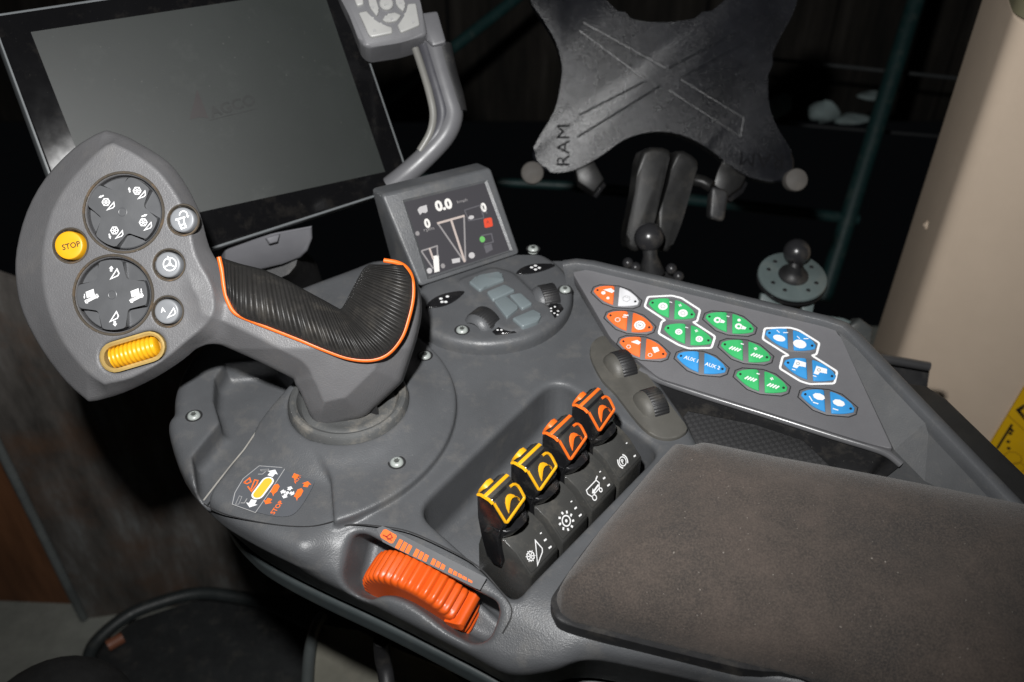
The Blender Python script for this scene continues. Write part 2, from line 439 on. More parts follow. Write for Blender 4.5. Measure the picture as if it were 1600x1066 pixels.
# gentle cone rising to the gaiter collar
cone = (Z - (.0105 - (rad[:, :, None] - .036) * .70)) * .92
cone = smax(cone.astype(np.float32), (rad[:, :, None] - .049).astype(np.float32), .004)
cone = smax(cone, np.maximum(Z - .0085, -.02 - Z), .004)
shell = smin(shell, cone, .008)
shell = smax(shell, -np.maximum((rad - .0335)[:, :, None], -.02 - Z).astype(np.float32), .002)
# channel on the left and its curved back hollow
ch = sd_poly(X, Y, W2([(352, 566), (335, 590), (333, 625), (343, 659), (300, 712), (308, 786), (316, 784), (380, 700), (405, 662), (440, 632), (470, 600), (430, 560)], 0))[:, :, None]
chf = -.015 + .0 * Z
shell = smax(shell, -smax(ch, (chf - Z), .006), .0018)
# lever well
well = sd_poly(X, Y, rounded(W2([(650, 797), (868, 588), (1034, 702), (806, 934)], 0), [.012, .016, .010, .006], 6))[:, :, None]
shell = smax(shell, -smax(well, -.036 - Z, .008), .004)
# recess round the orange wheel (in the sloping shoulder)
SHF = Frame(np.array([*(fa + fo * SH_IN), 0.0]), SHN, [fd[0], fd[1], 0])
uu = ((X - SHF.o[0]) * fd[0] + (Y - SHF.o[1]) * fd[1])[:, :, None].astype(np.float32)
vdir = SHF.ey; vv = ((X - SHF.o[0]) * vdir[0] + (Y - SHF.o[1]) * vdir[1])[:, :, None].astype(np.float32) + (Z - SHF.o[2]) * vdir[2]
def sd_poly3(U, V, poly):      # polygon distance with 3D coordinate arrays, by table lookup
    p = np.array(poly); lo, hi = p.min(0) - .03, p.max(0) + .03; st = .0006
    gx, gy = np.arange(lo[0], hi[0], st), np.arange(lo[1], hi[1], st); T = sd_poly(*np.meshgrid(gx, gy, indexing='ij'), p)
    U, V = np.broadcast_arrays(U, V)
    fx = np.clip((U - lo[0]) / st, 0, len(gx) - 1.001); fy = np.clip((V - lo[1]) / st, 0, len(gy) - 1.001)
    i, j = fx.astype(np.int32), fy.astype(np.int32); a, b = fx - i, fy - j
    return ((T[i, j] * (1 - a) + T[i + 1, j] * a) * (1 - b) + (T[i, j + 1] * (1 - a) + T[i + 1, j + 1] * a) * b).astype(np.float32)
sub = (slice(int((-.15 - org[0]) / h), int((.06 - org[0]) / h)), slice(int((.20 - org[1]) / h), int((.36 - org[1]) / h)))
rec = rounded(SHF.uvs([(531, 905), (548, 835), (566, 833), (774, 940), (779, 958), (764, 1000), (735, 1008), (692, 984), (662, 958), (633, 938), (600, 928), (570, 938), (542, 928)]), .005, 3)
r3 = sd_poly3(uu[sub], vv[sub], rec); plw = ((X[sub][:, :, None] - SHF.o[0]) * SHN[0] + (Y[sub][:, :, None] - SHF.o[1]) * SHN[1] + (Z - 0) * SHN[2]).astype(np.float32)
shell[sub] = smax(shell[sub], -smax(r3, -.027 - plw, .005), .0035)
V, Q = surface_nets(shell.astype(np.float32), org, h)
body = link('shell', mesh_np('shell', V, Q), GREY, console)
print('shell', len(Q)); del shell, well, ch, cone, plate, wedge, pl
# lower skirt under the seam
def shrink(q, d):
    return q + (np.array([.06, .40]) - q) / np.linalg.norm(np.array([.06, .40]) - q) * d
Zs = np.arange(-.098, -.054, h, dtype=np.float32)[None, None, :]
ins = .0146 + np.maximum(0, -Zs - .071) * .62 + np.maximum(0, Zs + .0622) * .5
skf = smax(smax(dp + ins, Zs + .0602, .0016), -Zs - .092, .006)
V, Q = surface_nets(skf.astype(np.float32), [org[0], org[1], -.098], h)
link('skirt', mesh_np('skirt', V, Q), SKIRT, console); del skf

prism('pedestal', [(.02, .36, -.091), (.14, .36, -.091), (.14, .44, -.091), (.02, .44, -.091)], (0, 0, -.709), BLACKM, console)
# seam lines: fine open joints
def seam(pts, z, wd=.0007, name='seam', fr=None, mat=None, lift=.0002, n=5):
    fr = fr or Frame([0, 0, z], [0, 0, 1], [1, 0, 0])
    return Print(fr, lift).pline(spline(pts, n), wd).build(name, mat or GROOVE, console)
seam([(318, 787), (350, 803), (400, 815), (450, 822), (490, 822), (523, 814)], 0.0)
seam([(508, 858), (520, 832), (545, 820), (590, 822), (640, 831), (700, 858), (745, 884), (775, 915), (797, 945), (798, 965), (785, 990)], 0, fr=SHF, lift=.0006)

Print(Frame([0, 0, .0003], [0, 0, 1], [1, 0, 0]), 0).pline([(408, 664), (398, 678), (381, 703), (360, 728), (338, 756), (318, 782)], .0009).build('wear_highlight', plastic('worn_edge_highlight', (.24, .23, .21), .8, .3, .5, .5), console)  # pale strip: worn channel edge with its highlight painted in
# screws with a star socket
def screw_mesh():
    prof = [(0, -.0002), (.0010, -.0002), (.0012, .0014), (.0023, .0016), (.0032, .0011), (.0036, .0002), (.0036, -.002)]
    me = lathe_mesh('screw', prof, 24)
    return me
SCM = screw_mesh()
def star_mesh():
    bm = bmesh.new(); pts = []
    for k in range(12):
        r = .00185 if k % 2 == 0 else .0011; pts.append((r * math.cos(k * math.pi / 6), r * math.sin(k * math.pi / 6), .0018))
    bm.faces.new([bm.verts.new(p) for p in pts]); return bm_mesh(bm, 'socket')
STM = star_mesh(); SOCKM = plastic('socket_dark', (.07, .075, .07), .5, 0)
def screw(fr_m, parent):
    o = link('screw', SCM, SCREW, parent, matrix=fr_m); link('socket', STM, SOCKM, o, matrix=fr_m @ Matrix.Rotation(.3, 4, 'Z'))
    rm = lathe_mesh('washer_ring', [(.0037, .0001), (.0043, .0003), (.0048, .0002)], 24)
    link('washer_ring', rm, GROOVE, o, matrix=fr_m)
ZF = Frame([0, 0, 0], [0, 0, 1], [1, 0, 0])
def zmat(px, py, z): return Matrix.Translation(Vector(P(px, py, z)))
for px, py, z in [(303, 650, .0004), (620, 723, .0050), (664, 556, .0050)]: screw(zmat(px, py, z), console)

# collar and gaiter round the joystick foot
gx = Matrix.Translation((cc[0], cc[1], 0))
link('collar', lathe_mesh('collar', [(.0335, -.012), (.0335, .010), (.0322, .0122), (.0302, .0128), (.0285, .0120), (.0275, .009), (.0262, .0075), (.0245, .0086), (.022, .0088), (.019, .007), (.012, .006), (.001, .006)], 64), DUSTY, console, matrix=gx)

# ---- decal with the joystick diagram
DF = Frame([0, 0, .0006], [0, 0, 1], [1, 0, 0])
dec = [(405, 728), (445, 729), (468, 735), (492, 741), (491, 755), (478, 780), (463, 800), (448, 807), (425, 806), (400, 800), (363, 788), (366, 770), (380, 748)]
dk = Print(DF, .0000).ppoly(spline(dec, 3, True)).build('decal', DECAL, console)
Print(DF, .0001).pline([(405, 728), (446, 731), (422, 768), (399, 801), (363, 788), (367, 770), (380, 748)], .0004, True).build('decal_border', plastic('border_print', (.34, .34, .34), .5, 0), dk)
def arrow(pr, tail, tip, wd):
    a, b = pr.fr.uv(*tail, pr.w), pr.fr.uv(*tip, pr.w); e = (b - a) / np.linalg.norm(b - a); n2 = np.array([-e[1], e[0]]); L = np.linalg.norm(b - a); k = a + e * L * .5
    pr.poly([a - n2 * wd / 2, k - n2 * wd / 2, k + n2 * wd / 2, a + n2 * wd / 2]); pr.poly([k - n2 * wd, b, k + n2 * wd]); return pr
p = Print(DF, .00015)
arrow(p, (422, 744), (430, 734), .0032); arrow(p, (397, 781), (390, 793), .0032)
for a, b in [((451, 766), (455, 760)), ((447, 772), (443, 779)), ((446, 769), (438, 768)), ((453, 770), (460, 772))]: arrow(p, a, b, .0018)
p.pdisc(449, 770, .0009); p.build('legend', WHITE, dk)
p = Print(DF, .00015).pline([(407, 734), (420, 733), (419, 736), (408, 736)], .0003, True).pline([(403, 741), (410, 741), (415, 737)], .0005)
p.pline([(368, 788), (374, 775), (378, 776), (373, 788)], .0003, True).pline([(386, 779), (382, 786), (376, 786)], .0005).build('legend', PRGREY, dk)
p = Print(DF, .00015)
uv_a, uv_b = DF.uv(403, 773), DF.uv(418, 753)
def capsule(a, b, r, n=8):
    a, b = np.array(a), np.array(b); e = (b - a) / np.linalg.norm(b - a); an = math.atan2(e[1], e[0]); out = []
    for k in range(n + 1): t = an - math.pi / 2 + math.pi * k / n; out.append(b + r * np.array([math.cos(t), math.sin(t)]))
    for k in range(n + 1): t = an + math.pi / 2 + math.pi * k / n; out.append(a + r * np.array([math.cos(t), math.sin(t)]))
    return out
p.poly(capsule(uv_a, uv_b, .0033)); p.build('legend', WHITE, dk)
p = Print(DF, .00025); p.poly(capsule(uv_a, uv_b, .0024)); p.build('legend', PRYELLOW, dk)
p = Print(DF, .00015)
p.pline([(381, 754), (390, 747), (392, 753), (386, 756), (381, 754)], .0007).pline([(387, 760), (393, 768), (401, 757), (403, 751), (398, 750), (392, 765)], .0007)
p.build('legend', PRORANGE, dk)
p = Print(DF, .00016)
for cx, cy, sx in [(430, 765, 1), (467, 772, 1), (464, 742, 1)]:
    p.ppoly([(cx - 8, cy + 4), (cx - 2, cy - 7), (cx + 4, cy - 9), (cx + 7, cy - 5), (cx + 3, cy + 3), (cx - 2, cy + 7), (cx - 3, cy + 11), (cx - 5, cy + 5)])
arrow(p, (422, 779), (415, 788), .0026); arrow(p, (477, 761), (481, 752), .0026)
p.text('STOP', (428, 804), (443, 784), .9, .02); p.text('AUTO', (462, 756), (475, 740), .8, .01)
p.build('legend', PRORANGE, dk)

# ---- sticker with the orange speed scale beside the wheel
st = [(588, 826), (598, 822), (612, 828), (760, 903), (758, 908), (750, 922), (742, 919), (598, 847)]
sk = Print(SHF, .0009).ppoly(st).build('scale_sticker', plastic('sticker_film', (.115, .117, .122), .4, .05, .03), console)
p = Print(SHF, .0011).ppoly([(594, 836), (599, 828), (603, 827), (619, 836), (620, 839), (614, 849), (610, 849), (595, 840)])
tops0, tops1 = np.array([624.5, 842.0]), np.array([738.0, 908.0])
bot0, bot1 = np.array([617.0, 856.0]), np.array([738.0, 911.5])
k = 0
for g_ in range(5):
    for j in range(3 if g_ < 4 else 2):
        t = (g_ * 26.5 + j * 7.3) / 116; t2 = (g_ * 26.5 + j * 7.3 + 5.6) / 116
        if g_ == 4: t, t2 = (106 + j * 9) / 122, (106 + j * 9 + 7) / 122
        a, b = bot0 + (bot1 - bot0) * t, bot0 + (bot1 - bot0) * t2; c, d = tops0 + (tops1 - tops0) * t2, tops0 + (tops1 - tops0) * t
        p.ppoly([tuple(a), tuple(b), tuple(c), tuple(d)])
p.build('legend', PRORANGE, sk)
Print(SHF, .0013).pline([(598, 836), (604, 839), (610, 834), (613, 840), (606, 843), (603, 838), (612, 845)], .0006).build('legend', plastic('red_print', (.35, .03, .01), .5, 0), sk)

# ---- orange thumbwheel
wA, wB = SHF.px(562, 915), SHF.px(744, 990)
def wheel():
    e = np.array([fd[0], fd[1], 0.0]); nrm = np.array([fo[0] * .20, fo[1] * .20, .98]); ax = np.cross(e, nrm)
    if ax[1] > 0: ax = -ax
    Rw, wd, nr = .0312, .0086, 42; front = SHF.px(615, 931); lim = (front[:2] - fa) @ fo           # the wheel stays behind the front lip
    g0 = P(636, 893, .0095)[:2]; sa_ = (g0 - fa) @ fd - .0045; oa = min((g0 - fa) @ fo, lim - wd - .0015); print('wheel', (g0 - fa) @ fo, lim)
    c = np.array([*(fa + fd * sa_ + fo * oa), -.0035]) - nrm * Rw; V, F = [], []; prof = [(-1, .80), (-1, .93), (-.86, .985), (-.5, 1.0), (.5, 1.0), (.86, .985), (1, .93), (1, .80)]; m = len(prof); steps = nr * 6
    for i in range(steps):
        a = 2 * math.pi * i / steps; w_ = .5 + .5 * math.cos(a * nr); groove = (1 - w_) ** 1.6 * .0017
        for pu, pr2 in prof:
            rr = Rw * pr2 - (groove if abs(pu) <= 1 and pr2 > .9 else 0); V.append(c + e * math.cos(a) * rr + nrm * math.sin(a) * rr + ax * pu * wd)
    for i in range(steps):
        j = (i + 1) % steps
        for k in range(m - 1): F.append((i * m + k, j * m + k, j * m + k + 1, i * m + k + 1))
    F.append(tuple(i * m for i in range(steps))[::-1]); F.append(tuple(i * m + m - 1 for i in range(steps)))
    me = mesh_from('thumbwheel', V, F, 60); bm = bmesh.new(); bm.from_mesh(me); bmesh.ops.recalc_face_normals(bm, faces=bm.faces); bm.to_mesh(me); bm.free(); smooth_mesh(me, 60)
    o = link('thumbwheel', me, ORANGE, console)
    # raised thumb stop
    a = math.radians(24); d = e * math.cos(a) + nrm * math.sin(a); t = np.cross(ax, d); pts = []
    q = [c + d * (Rw + .0026) + t * .0028 + ax * wd * 1.12, c + d * (Rw + .0026) - t * .0028 + ax * wd * 1.12, c + d * (Rw + .0026) - t * .0028 - ax * wd * 1.05, c + d * (Rw + .0026) + t * .0028 - ax * wd * 1.05]
    prism('wheel_stop', q, -d * .010, ORANGE, o, bevel=.0026, seg=4)
wheel()

# ---- lever bank: four levers on barrel-shaped housings
LR = np.array([.62, .785, 0]); LR /= np.linalg.norm(LR); LQ = np.array([LR[1], -LR[0], 0]); LZ = np.array([0, 0, 1.0])
L0 = np.array([.0099, .2906, 0.0]); PITCHL = .0255
def lp(i, r, q, z): return L0 + LR * (PITCHL * i + r / 1000) + LQ * q / 1000 + LZ * z / 1000
def ext_profile(name, i, prof, r0, r1, mat, parent, bevel=.0008, taper=0.0, bevall=False, seg=2):
    bm = bmesh.new(); a = [bm.verts.new(lp(i, r0, q, z)) for q, z in prof]; b = [bm.verts.new(lp(i, r1, q, z)) for q, z in prof]; n = len(prof)
    f0 = bm.faces.new(a); f1 = bm.faces.new(b[::-1])
    for k in range(n): bm.faces.new((a[k], b[k], b[(k + 1) % n], a[(k + 1) % n]))
    ed = list(f0.edges) + list(f1.edges)
    bmesh.ops.recalc_face_normals(bm, faces=bm.faces)
    bmesh.ops.bevel(bm, geom=ed, offset=bevel, segments=seg, profile=.5, affect='EDGES', clamp_overlap=True)
    return link(name, bm_mesh(bm, name, 40), mat, parent)
barrel = [(6.5, -3.5), (6.3, -1.0), (-3.0, 9.2), (-9.5, 12.6), (-14, 12.8), (-18, 11.5), (-22, 8.5), (-25, 3.5), (-26.5, -3), (-27, -30), (6.5, -30)]
LEVN = ['yellow-trimmed rocker lever nearest the orange wheel, reel symbol below', 'yellow-trimmed rocker lever with the cogwheel symbol below',
        'orange-trimmed rocker lever with the vehicle symbol below', 'orange-trimmed rocker lever with the parking brake symbol, furthest back']
body_prof = [(-25.5, 34.0), (-24.2, 37.6), (-22.6, 38.8), (-16.6, 38.8), (-15.0, 37.8), (-8.6, 28.0), (-8.2, 26.6), (-9.8, 22), (-11.5, 14), (-11, 6), (-9.5, -2), (-11, -8), (-16, -9), (-21, -5), (-23.5, 6), (-25.5, 20)]
for i in range(4):
    TRIM = YELLOW if i < 2 else ORANGE2
    hs = ext_profile('lever_housing', i, barrel, -9.4, 12.6, HOUSE, console, .0007)
    # label plate lying on the sloping face of the housing
    a, b = lp(i, 0, 6.3, -1.0), lp(i, 0, -3.0, 9.2); nn = np.cross(LR, b - a); nn = nn / np.linalg.norm(nn); nn = nn if nn[2] > 0 else -nn
    LF = Frame((a + b) / 2, nn, LR)
    fprism('label_plate', LF, rounded([(-.0085, -.0060), (.0118, -.0060), (.0118, .0062), (-.0085, .0062)], .001, 2), -.002, .0006, HOUSE, hs, .0003)
    lev = ext_profile('lever', i, body_prof, -11.0, 5.6, BLACK, console, .0016, seg=3)
    lev['label'] = LEVN[i]
    # rubber cap: front face panel, top panel and the trim round it
    fa_, fb_ = lp(i, -2.7, -15.4, 38.2), lp(i, -2.7, -8.5, 28.0); fn = np.cross(LR, fb_ - fa_); fn = fn / np.linalg.norm(fn); fn = fn if fn @ LQ > 0 else -fn
    CF = Frame((fa_ + fb_) / 2, fn, LR); hl = np.linalg.norm(fb_ - fa_) / 2
    hw = .0083
    face = rounded([(-hw, hl), (hw, hl), (hw, -hl * .55), (-hw * .0 - hw + .0006, -hl * 1.02)], [.0012, .0046, .0012, .0012], 4)
    fprism('front_pad', CF, face, -.002, .0007, CAPBLK, lev, .0004)
    path = [CF.at(u, v, .0008) for u, v in face]
    tube('trim', path[5:] + path[:2], .00075, TRIM, lev, 6)
    TFr = Frame(lp(i, -2.7, -19.6, 38.8), [0, 0, 1], LR)
    top = rounded([(-hw, -.0030), (hw, -.0030), (hw, .0028), (-hw, .0028)], .0012, 2)
    fprism('top_pad', TFr, top, -.002, .0006, CAPBLK, lev, .0004)
    fprism('stripe', TFr, [(-hw - .0003, -.0008), (hw + .0002, -.0008), (hw + .0002, .0011), (-hw - .0003, .0011)], -.001, .0011, TRIM, lev, .0003)
    tube('trim', [lp(i, -11.3, -24.0, 37.6), lp(i, -11.4, -22.0, 38.9), lp(i, -11.4, -17.0, 39.0), lp(i, -11.2, -15.0, 37.7)], .00085, TRIM, lev, 6)
    # crescents raised on the front and the back face
    def crescent(fr, sgn, nm):
        o = []
        for k in range(9): t = math.pi * (.02 + .98 * k / 8); o.append((.0043 * math.cos(t) * sgn + .0004 * sgn, -.0034 + .0074 * math.sin(t)))
        for k in range(1, 8): t = math.pi * (1 - k / 8); o.append((.0043 * math.cos(t) * sgn + .0014 * sgn, -.0036 + .0054 * math.sin(t)))
        o = [(u, v) for u, v in o]
        return fprism(nm, fr, o, 0, .0016, TRIM, lev, .0005)
    crescent(CF, 1, 'crescent')
    BF = Frame(lp(i, -3.5, -25.0, 35.5), -LQ + np.array([0, 0, .35]), -LR)
    fprism('back_bump', BF, rounded([(-.0040, -.006), (.0040, -.006), (.0040, .0040), (-.0040, .0040)], .0038, 4), -.001, .0016, TRIM, lev, .0007, 3)
    # flared lip
    lip = [lp(i, -10.6, -12.5, 20.5), lp(i, -9.6, -8.4, 20.5), lp(i, -5, -5.6, 20.0), lp(i, 1, -5.4, 19.7), lp(i, 6, -7.0, 19.5), lp(i, 8.2, -11, 19.5), lp(i, 7.5, -18, 20), lp(i, -10.6, -19, 20)]
    prism('lip', [np.array(q) for q in spline(lip, 3, True)], (LQ * -.003 - LZ * .006), BLACK, lev, .0014, 3, angle=60)
    # legend on the label plate
    pr = Print(LF, .0009); C0 = np.array([-.0010, -.0002])
    def U(x, y): return (C0[0] + x * 1.36 / 1000, C0[1] + y * 1.36 / 1000)
    if i == 0:
        pr.ring(U(-2.2, .6), .0023, .0006, 6)
        for k in range(3): a2 = k * math.pi / 3 + .5; pr.line([U(-2.2 - 2.1 * math.cos(a2), .6 - 2.1 * math.sin(a2)), U(-2.2 + 2.1 * math.cos(a2), .6 + 2.1 * math.sin(a2))], .0005)
        pr.line([U(-1.8, -3.6), U(3.0, 3.4), U(3.6, -.6), U(2.8, -1.6)], .0006, True)
    elif i == 1:
        pr.ring(U(0, 0), .0026, .0007, 16); pr.disc(U(0, 0), .0008)
        for k in range(9): a2 = k * 2 * math.pi / 9; pr.line([U(2.7 * math.cos(a2), 2.7 * math.sin(a2)), U(3.7 * math.cos(a2 + .1), 3.7 * math.sin(a2 + .1))], .0011)
    elif i == 2:
        pr.line([U(-4, 1.2), U(-3.6, 2.6), U(2.8, 2.6), U(3.4, 1.0), U(2.0, -.6), U(-3, -.8)], .0006, True); pr.ring(U(-2.2, -1.8), .0014, .0006, 12)
        pr.ring(U(2.2, -1.5), .0010, .0006, 10); arrow_pts = None
        pr.line([U(2.6, .6), U(-.6, .2)], .0010); pr.poly([U(-.6, 1.3), U(-2.2, .1), U(-.6, -1.0)]); pr.line([U(2.8, 2.8), U(4.4, 3.4)], .0008)
    else:
        pr.ring(U(0, 0), .0024, .0006, 18); pr.ring(U(0, 0), .0035, .0008, 8, -.9, .9); pr.ring(U(0, 0), .0035, .0008, 8, math.pi - .9, math.pi + .9)
        V_, F_ = letters('P', .03); b0 = len(pr.V)
        for v in V_: pr.V.append(LF.at(C0[0] - .0011 + v[0] * .0036, C0[1] - .0012 + v[1] * .0036, pr.w))
        pr.F += [tuple(j + b0 for j in f) for f in F_]
    for yy, (l1, l2) in zip((3.9, .9, -2.4) if i < 3 else (4.2, -2.0), ((.9, 0), (1.3, .6), (1.5, .4))):
        pr.line([U(6.6 - l1 * .5, yy), U(6.6 + l1 * .5, yy - .2)], .0009 if l2 else .0006)
    pr.build('legend', WHITE, hs)
# rod in the well behind the first lever, pale edge of the well floor
prism('well_insert', [P(699, 846, -.022), P(746, 798, -.022), P(800, 850, -.024), P(740, 900, -.024)], (0, 0, -.012), GREY, console, .0012)

# ---- taupe strip with two thumbwheels
STF = Frame([0, 0, .0008], [0, 0, 1], [1, 0, 0])
spx = [(922, 558), (926, 537), (940, 527), (960, 530), (975, 541), (1020, 600), (1062, 655), (1074, 672), (1062, 684), (1042, 688), (1020, 682), (996, 662), (962, 618), (940, 595)]
strip = fprism('wheel_strip', STF, STF.uvs(spline(spx, 3, True)), -.003, .0014, TAUPE, console, .0010, 2)
def small_wheel(fr, px0, px1, R, wd, parent, name='thumbwheel', mat=BLACKM, lift=.0, side=True, nr=40, sink=.62):
    """half-sunk ribbed wheel whose rim runs from px0 to px1 on a frame"""
    a, b = fr.uv(*px0), fr.uv(*px1); c = (a + b) / 2; e = (b - a) / np.linalg.norm(b - a)
    e3 = fr.ex * e[0] + fr.ey * e[1]; ax = np.cross(fr.n, e3); cen = fr.at(c[0], c[1], lift) - fr.n * R * sink
    V, F = [], []; steps = nr * 4; prof = [(-1, .5), (-1, .97), (-.9, 1), (.9, 1), (1, .97), (1, .5)]; m = len(prof)
    for i in range(steps):
        an = 2 * math.pi * i / steps; g2 = .00035 * (.5 - .5 * math.cos(an * nr))
        for pu, k in prof: V.append(cen + (e3 * math.cos(an) + fr.n * math.sin(an)) * (R * k - (g2 if k > .9 else 0)) + ax * pu * wd)
    for i in range(steps):
        j = (i + 1) % steps
        for k in range(m - 1): F.append((i * m + k, j * m + k, j * m + k + 1, i * m + k + 1))
    F.append(tuple(i * m for i in range(steps))); F.append(tuple(i * m + m - 1 for i in range(steps)))
    me = mesh_from(name, V, F, 50); bm = bmesh.new(); bm.from_mesh(me); bmesh.ops.recalc_face_normals(bm, faces=bm.faces); bm.to_mesh(me); bm.free(); smooth_mesh(me, 50)
    return link(name, me, mat, parent), cen, e3, ax
for (x, y) in ((972, 573), (1020, 633)):
    w_, cen, e3, ax = small_wheel(STF, (x - 12, y - 18), (x + 14, y + 17), .0118, .0046, strip, sink=.42, lift=.0022)
    # moulded cheek beside the wheel
    V, F = [], []
    for i in range(13):
        an = math.pi * i / 12
        for k, (rr, off) in enumerate(((.0114, .0046), (.0112, .0062), (.0102, .0082), (.0080, .0098), (.004, .0104))):
            V.append(cen + (e3 * math.cos(an) + np.array([0, 0, 1]) * math.sin(an)) * rr + ax * off * -1.0)
    for i in range(12):
        for k in range(4): F.append((i * 5 + k, i * 5 + k + 1, (i + 1) * 5 + k + 1, (i + 1) * 5 + k))
    link('wheel_cheek', mesh_from('wheel_cheek', V, F, 60), TAUPE, w_)

# ---- tilted key panel with its rim and side arm
KA, KB, KC = P(1030, 590, .004), P(1395, 700, .004), P(1110, 455, .024)
KP = Frame(KA, plane3(KA, KB, KC), KB - KA)
inner = [(893, 424), (925, 421), (1296, 509), (1311, 521), (1397, 703), (1350, 691), (1030, 591), (955, 530)]
panel = fprism('key_panel', KP, rounded(KP.uvs(inner), .003, 2), -.010, 0, KPANEL, console, .0006)
# rim: rounded bead along the back edge and down the side arm
def sweep(name, path, prof, mat, parent):
    """sweep a (side, up) profile along a 3D path; side is horizontal and to the right of travel"""
    V, F = [], []; n = len(path); m = len(prof)
    for i in range(n):
        t = path[min(i + 1, n - 1)] - path[max(i - 1, 0)]; t = t / np.linalg.norm(t); sd = np.cross(t, [0, 0, 1]); sd /= np.linalg.norm(sd); up = np.cross(sd, t)
        for a, b in prof: V.append(path[i] + sd * a + up * b)
    for i in range(n - 1):
        for k in range(m): F.append((i * m + k, i * m + (k + 1) % m, (i + 1) * m + (k + 1) % m, (i + 1) * m + k))
    F += [tuple(range(m)), tuple(range((n - 1) * m, n * m))[::-1]]
    me = mesh_from(name, V, F, 35); bm = bmesh.new(); bm.from_mesh(me); bmesh.ops.recalc_face_normals(bm, faces=bm.faces); bm.to_mesh(me); bm.free(); smooth_mesh(me, 35)
    return link(name, me, mat, parent)
def kz(px, py, w=0): return KP.px(px, py, w)
rim_path = [kz(880, 416, .0015), kz(900, 413, .002), kz(925, 416, .002), kz(1010, 436, .002), kz(1110, 460, .002), kz(1210, 484, .002), kz(1290, 503, .002), kz(1316, 512, .002), kz(1330, 525, .002)]
e_ = rim_path[-1][2]
rim_path += [P(1380, 578, e_ - .002), P(1450, 652, e_ - .005), P(1520, 725, e_ - .008), P(1620, 830, e_ - .012)]
sweep('panel_rim', rim_path, [(.0016, -.004), (.0016, .0006), (.0010, .0016), (.0000, .0020), (-.0045, .0014), (-.0068, -.0004), (-.0076, -.004), (-.0080, -.030), (.0016, -.030)], GREY, console)
# facet between the key plane and the rim of the arm
c1, c2, c3, c4 = kz(1311, 521, -.0004), kz(1397, 703, -.0004), P(1445, 752, -.008), P(1560, 830, -.006)
r1, r2, r3_, r4 = P(1331, 527, e_ - .0015), P(1382, 582, e_ - .0035), P(1452, 656, e_ - .0065), P(1622, 836, e_ - .014)
V = [c1, c2, c3, c4, r1, r2, r3_, r4]; F = [(0, 4, 5), (0, 5, 1), (1, 5, 6), (1, 6, 2), (2, 6, 7), (2, 7, 3)]
lowV = [v - np.array([0, 0, .02]) for v in V]; V2 = V + lowV
for a, b in ((0, 1), (1, 2), (2, 3), (3, 7), (7, 6), (6, 5), (5, 4), (4, 0)): F.append((a, b, b + 8, a + 8))
link('arm_facet', mesh_from('arm_facet', V2, F, 20), GREYD, console)
# glossy lip under the front edge, dark tray below it
lipp = spline([kz(1000, 578, -.004), kz(1030, 594, -.004), kz(1100, 618, -.004), kz(1200, 649, -.004), kz(1300, 681, -.004), kz(1360, 699, -.004), kz(1388, 710, -.005), kz(1408, 726, -.007)], 4)
tube('panel_lip', lipp, .0022, plastic('lip_plastic', (.10, .10, .105), .25, .05), console, 10)
sweep('lip_wall', lipp, [(.001, -.001), (-.0015, -.001), (-.0015, -.05), (.001, -.05)], BLACKM, console)
def tread_mat():
    m, t, b = nodes('ribbed_tray'); v = coords(t)
    mp = t.nodes.new('ShaderNodeMapping'); mp.inputs['Rotation'].default_value = (0, 0, .5); t.links.new(v, mp.inputs['Vector'])
    ck = t.nodes.new('ShaderNodeTexChecker'); ck.inputs['Scale'].default_value = 420; t.links.new(mp.outputs['Vector'], ck.inputs['Vector'])
    t.links.new(ramp(t, ck.outputs['Fac'], [(.2, (.038, .038, .039)), (.8, (.026, .026, .027))]), b.inputs['Base Color']); b.inputs['Roughness'].default_value = .5
    bump(t, b, ck.outputs['Fac'], .8, .0006); return m
TREAD = tread_mat()
prism('tray_floor', [P(1030, 610, -.024), P(1430, 735, -.024), P(1450, 800, -.024), P(1040, 700, -.024)], (0, 0, -.01), BLACKM, console)
prism('tray_ledge', [P(1068, 650, -.006), P(1075, 641, -.006), P(1180, 664, -.006), P(1256, 687, -.006), P(1300, 730, -.006), P(1090, 700, -.006)], (0, 0, -.016), TREAD, console, .001)

# ---- the twelve two-part keys
KEYS = [((963, 464), 'o', 'w'), ((984, 504), 'o', 'o'), ((1005, 545), 'o', 'o'), ((1050, 484), 'g', 'g'), ((1075, 524), 'g', 'g'), ((1096, 568), 'b', 'b'),
        ((1140, 506), 'g', 'g'), ((1165, 550), 'g', 'g'), ((1190, 597), 'g', 'g'), ((1235, 532), 'b', 'b'), ((1265, 579), 'b', 'b'), ((1293, 629), 'b', 'b')]
KMAT = dict(o=KORANGE, w=KWHITE, g=KGREEN, b=KBLUE)
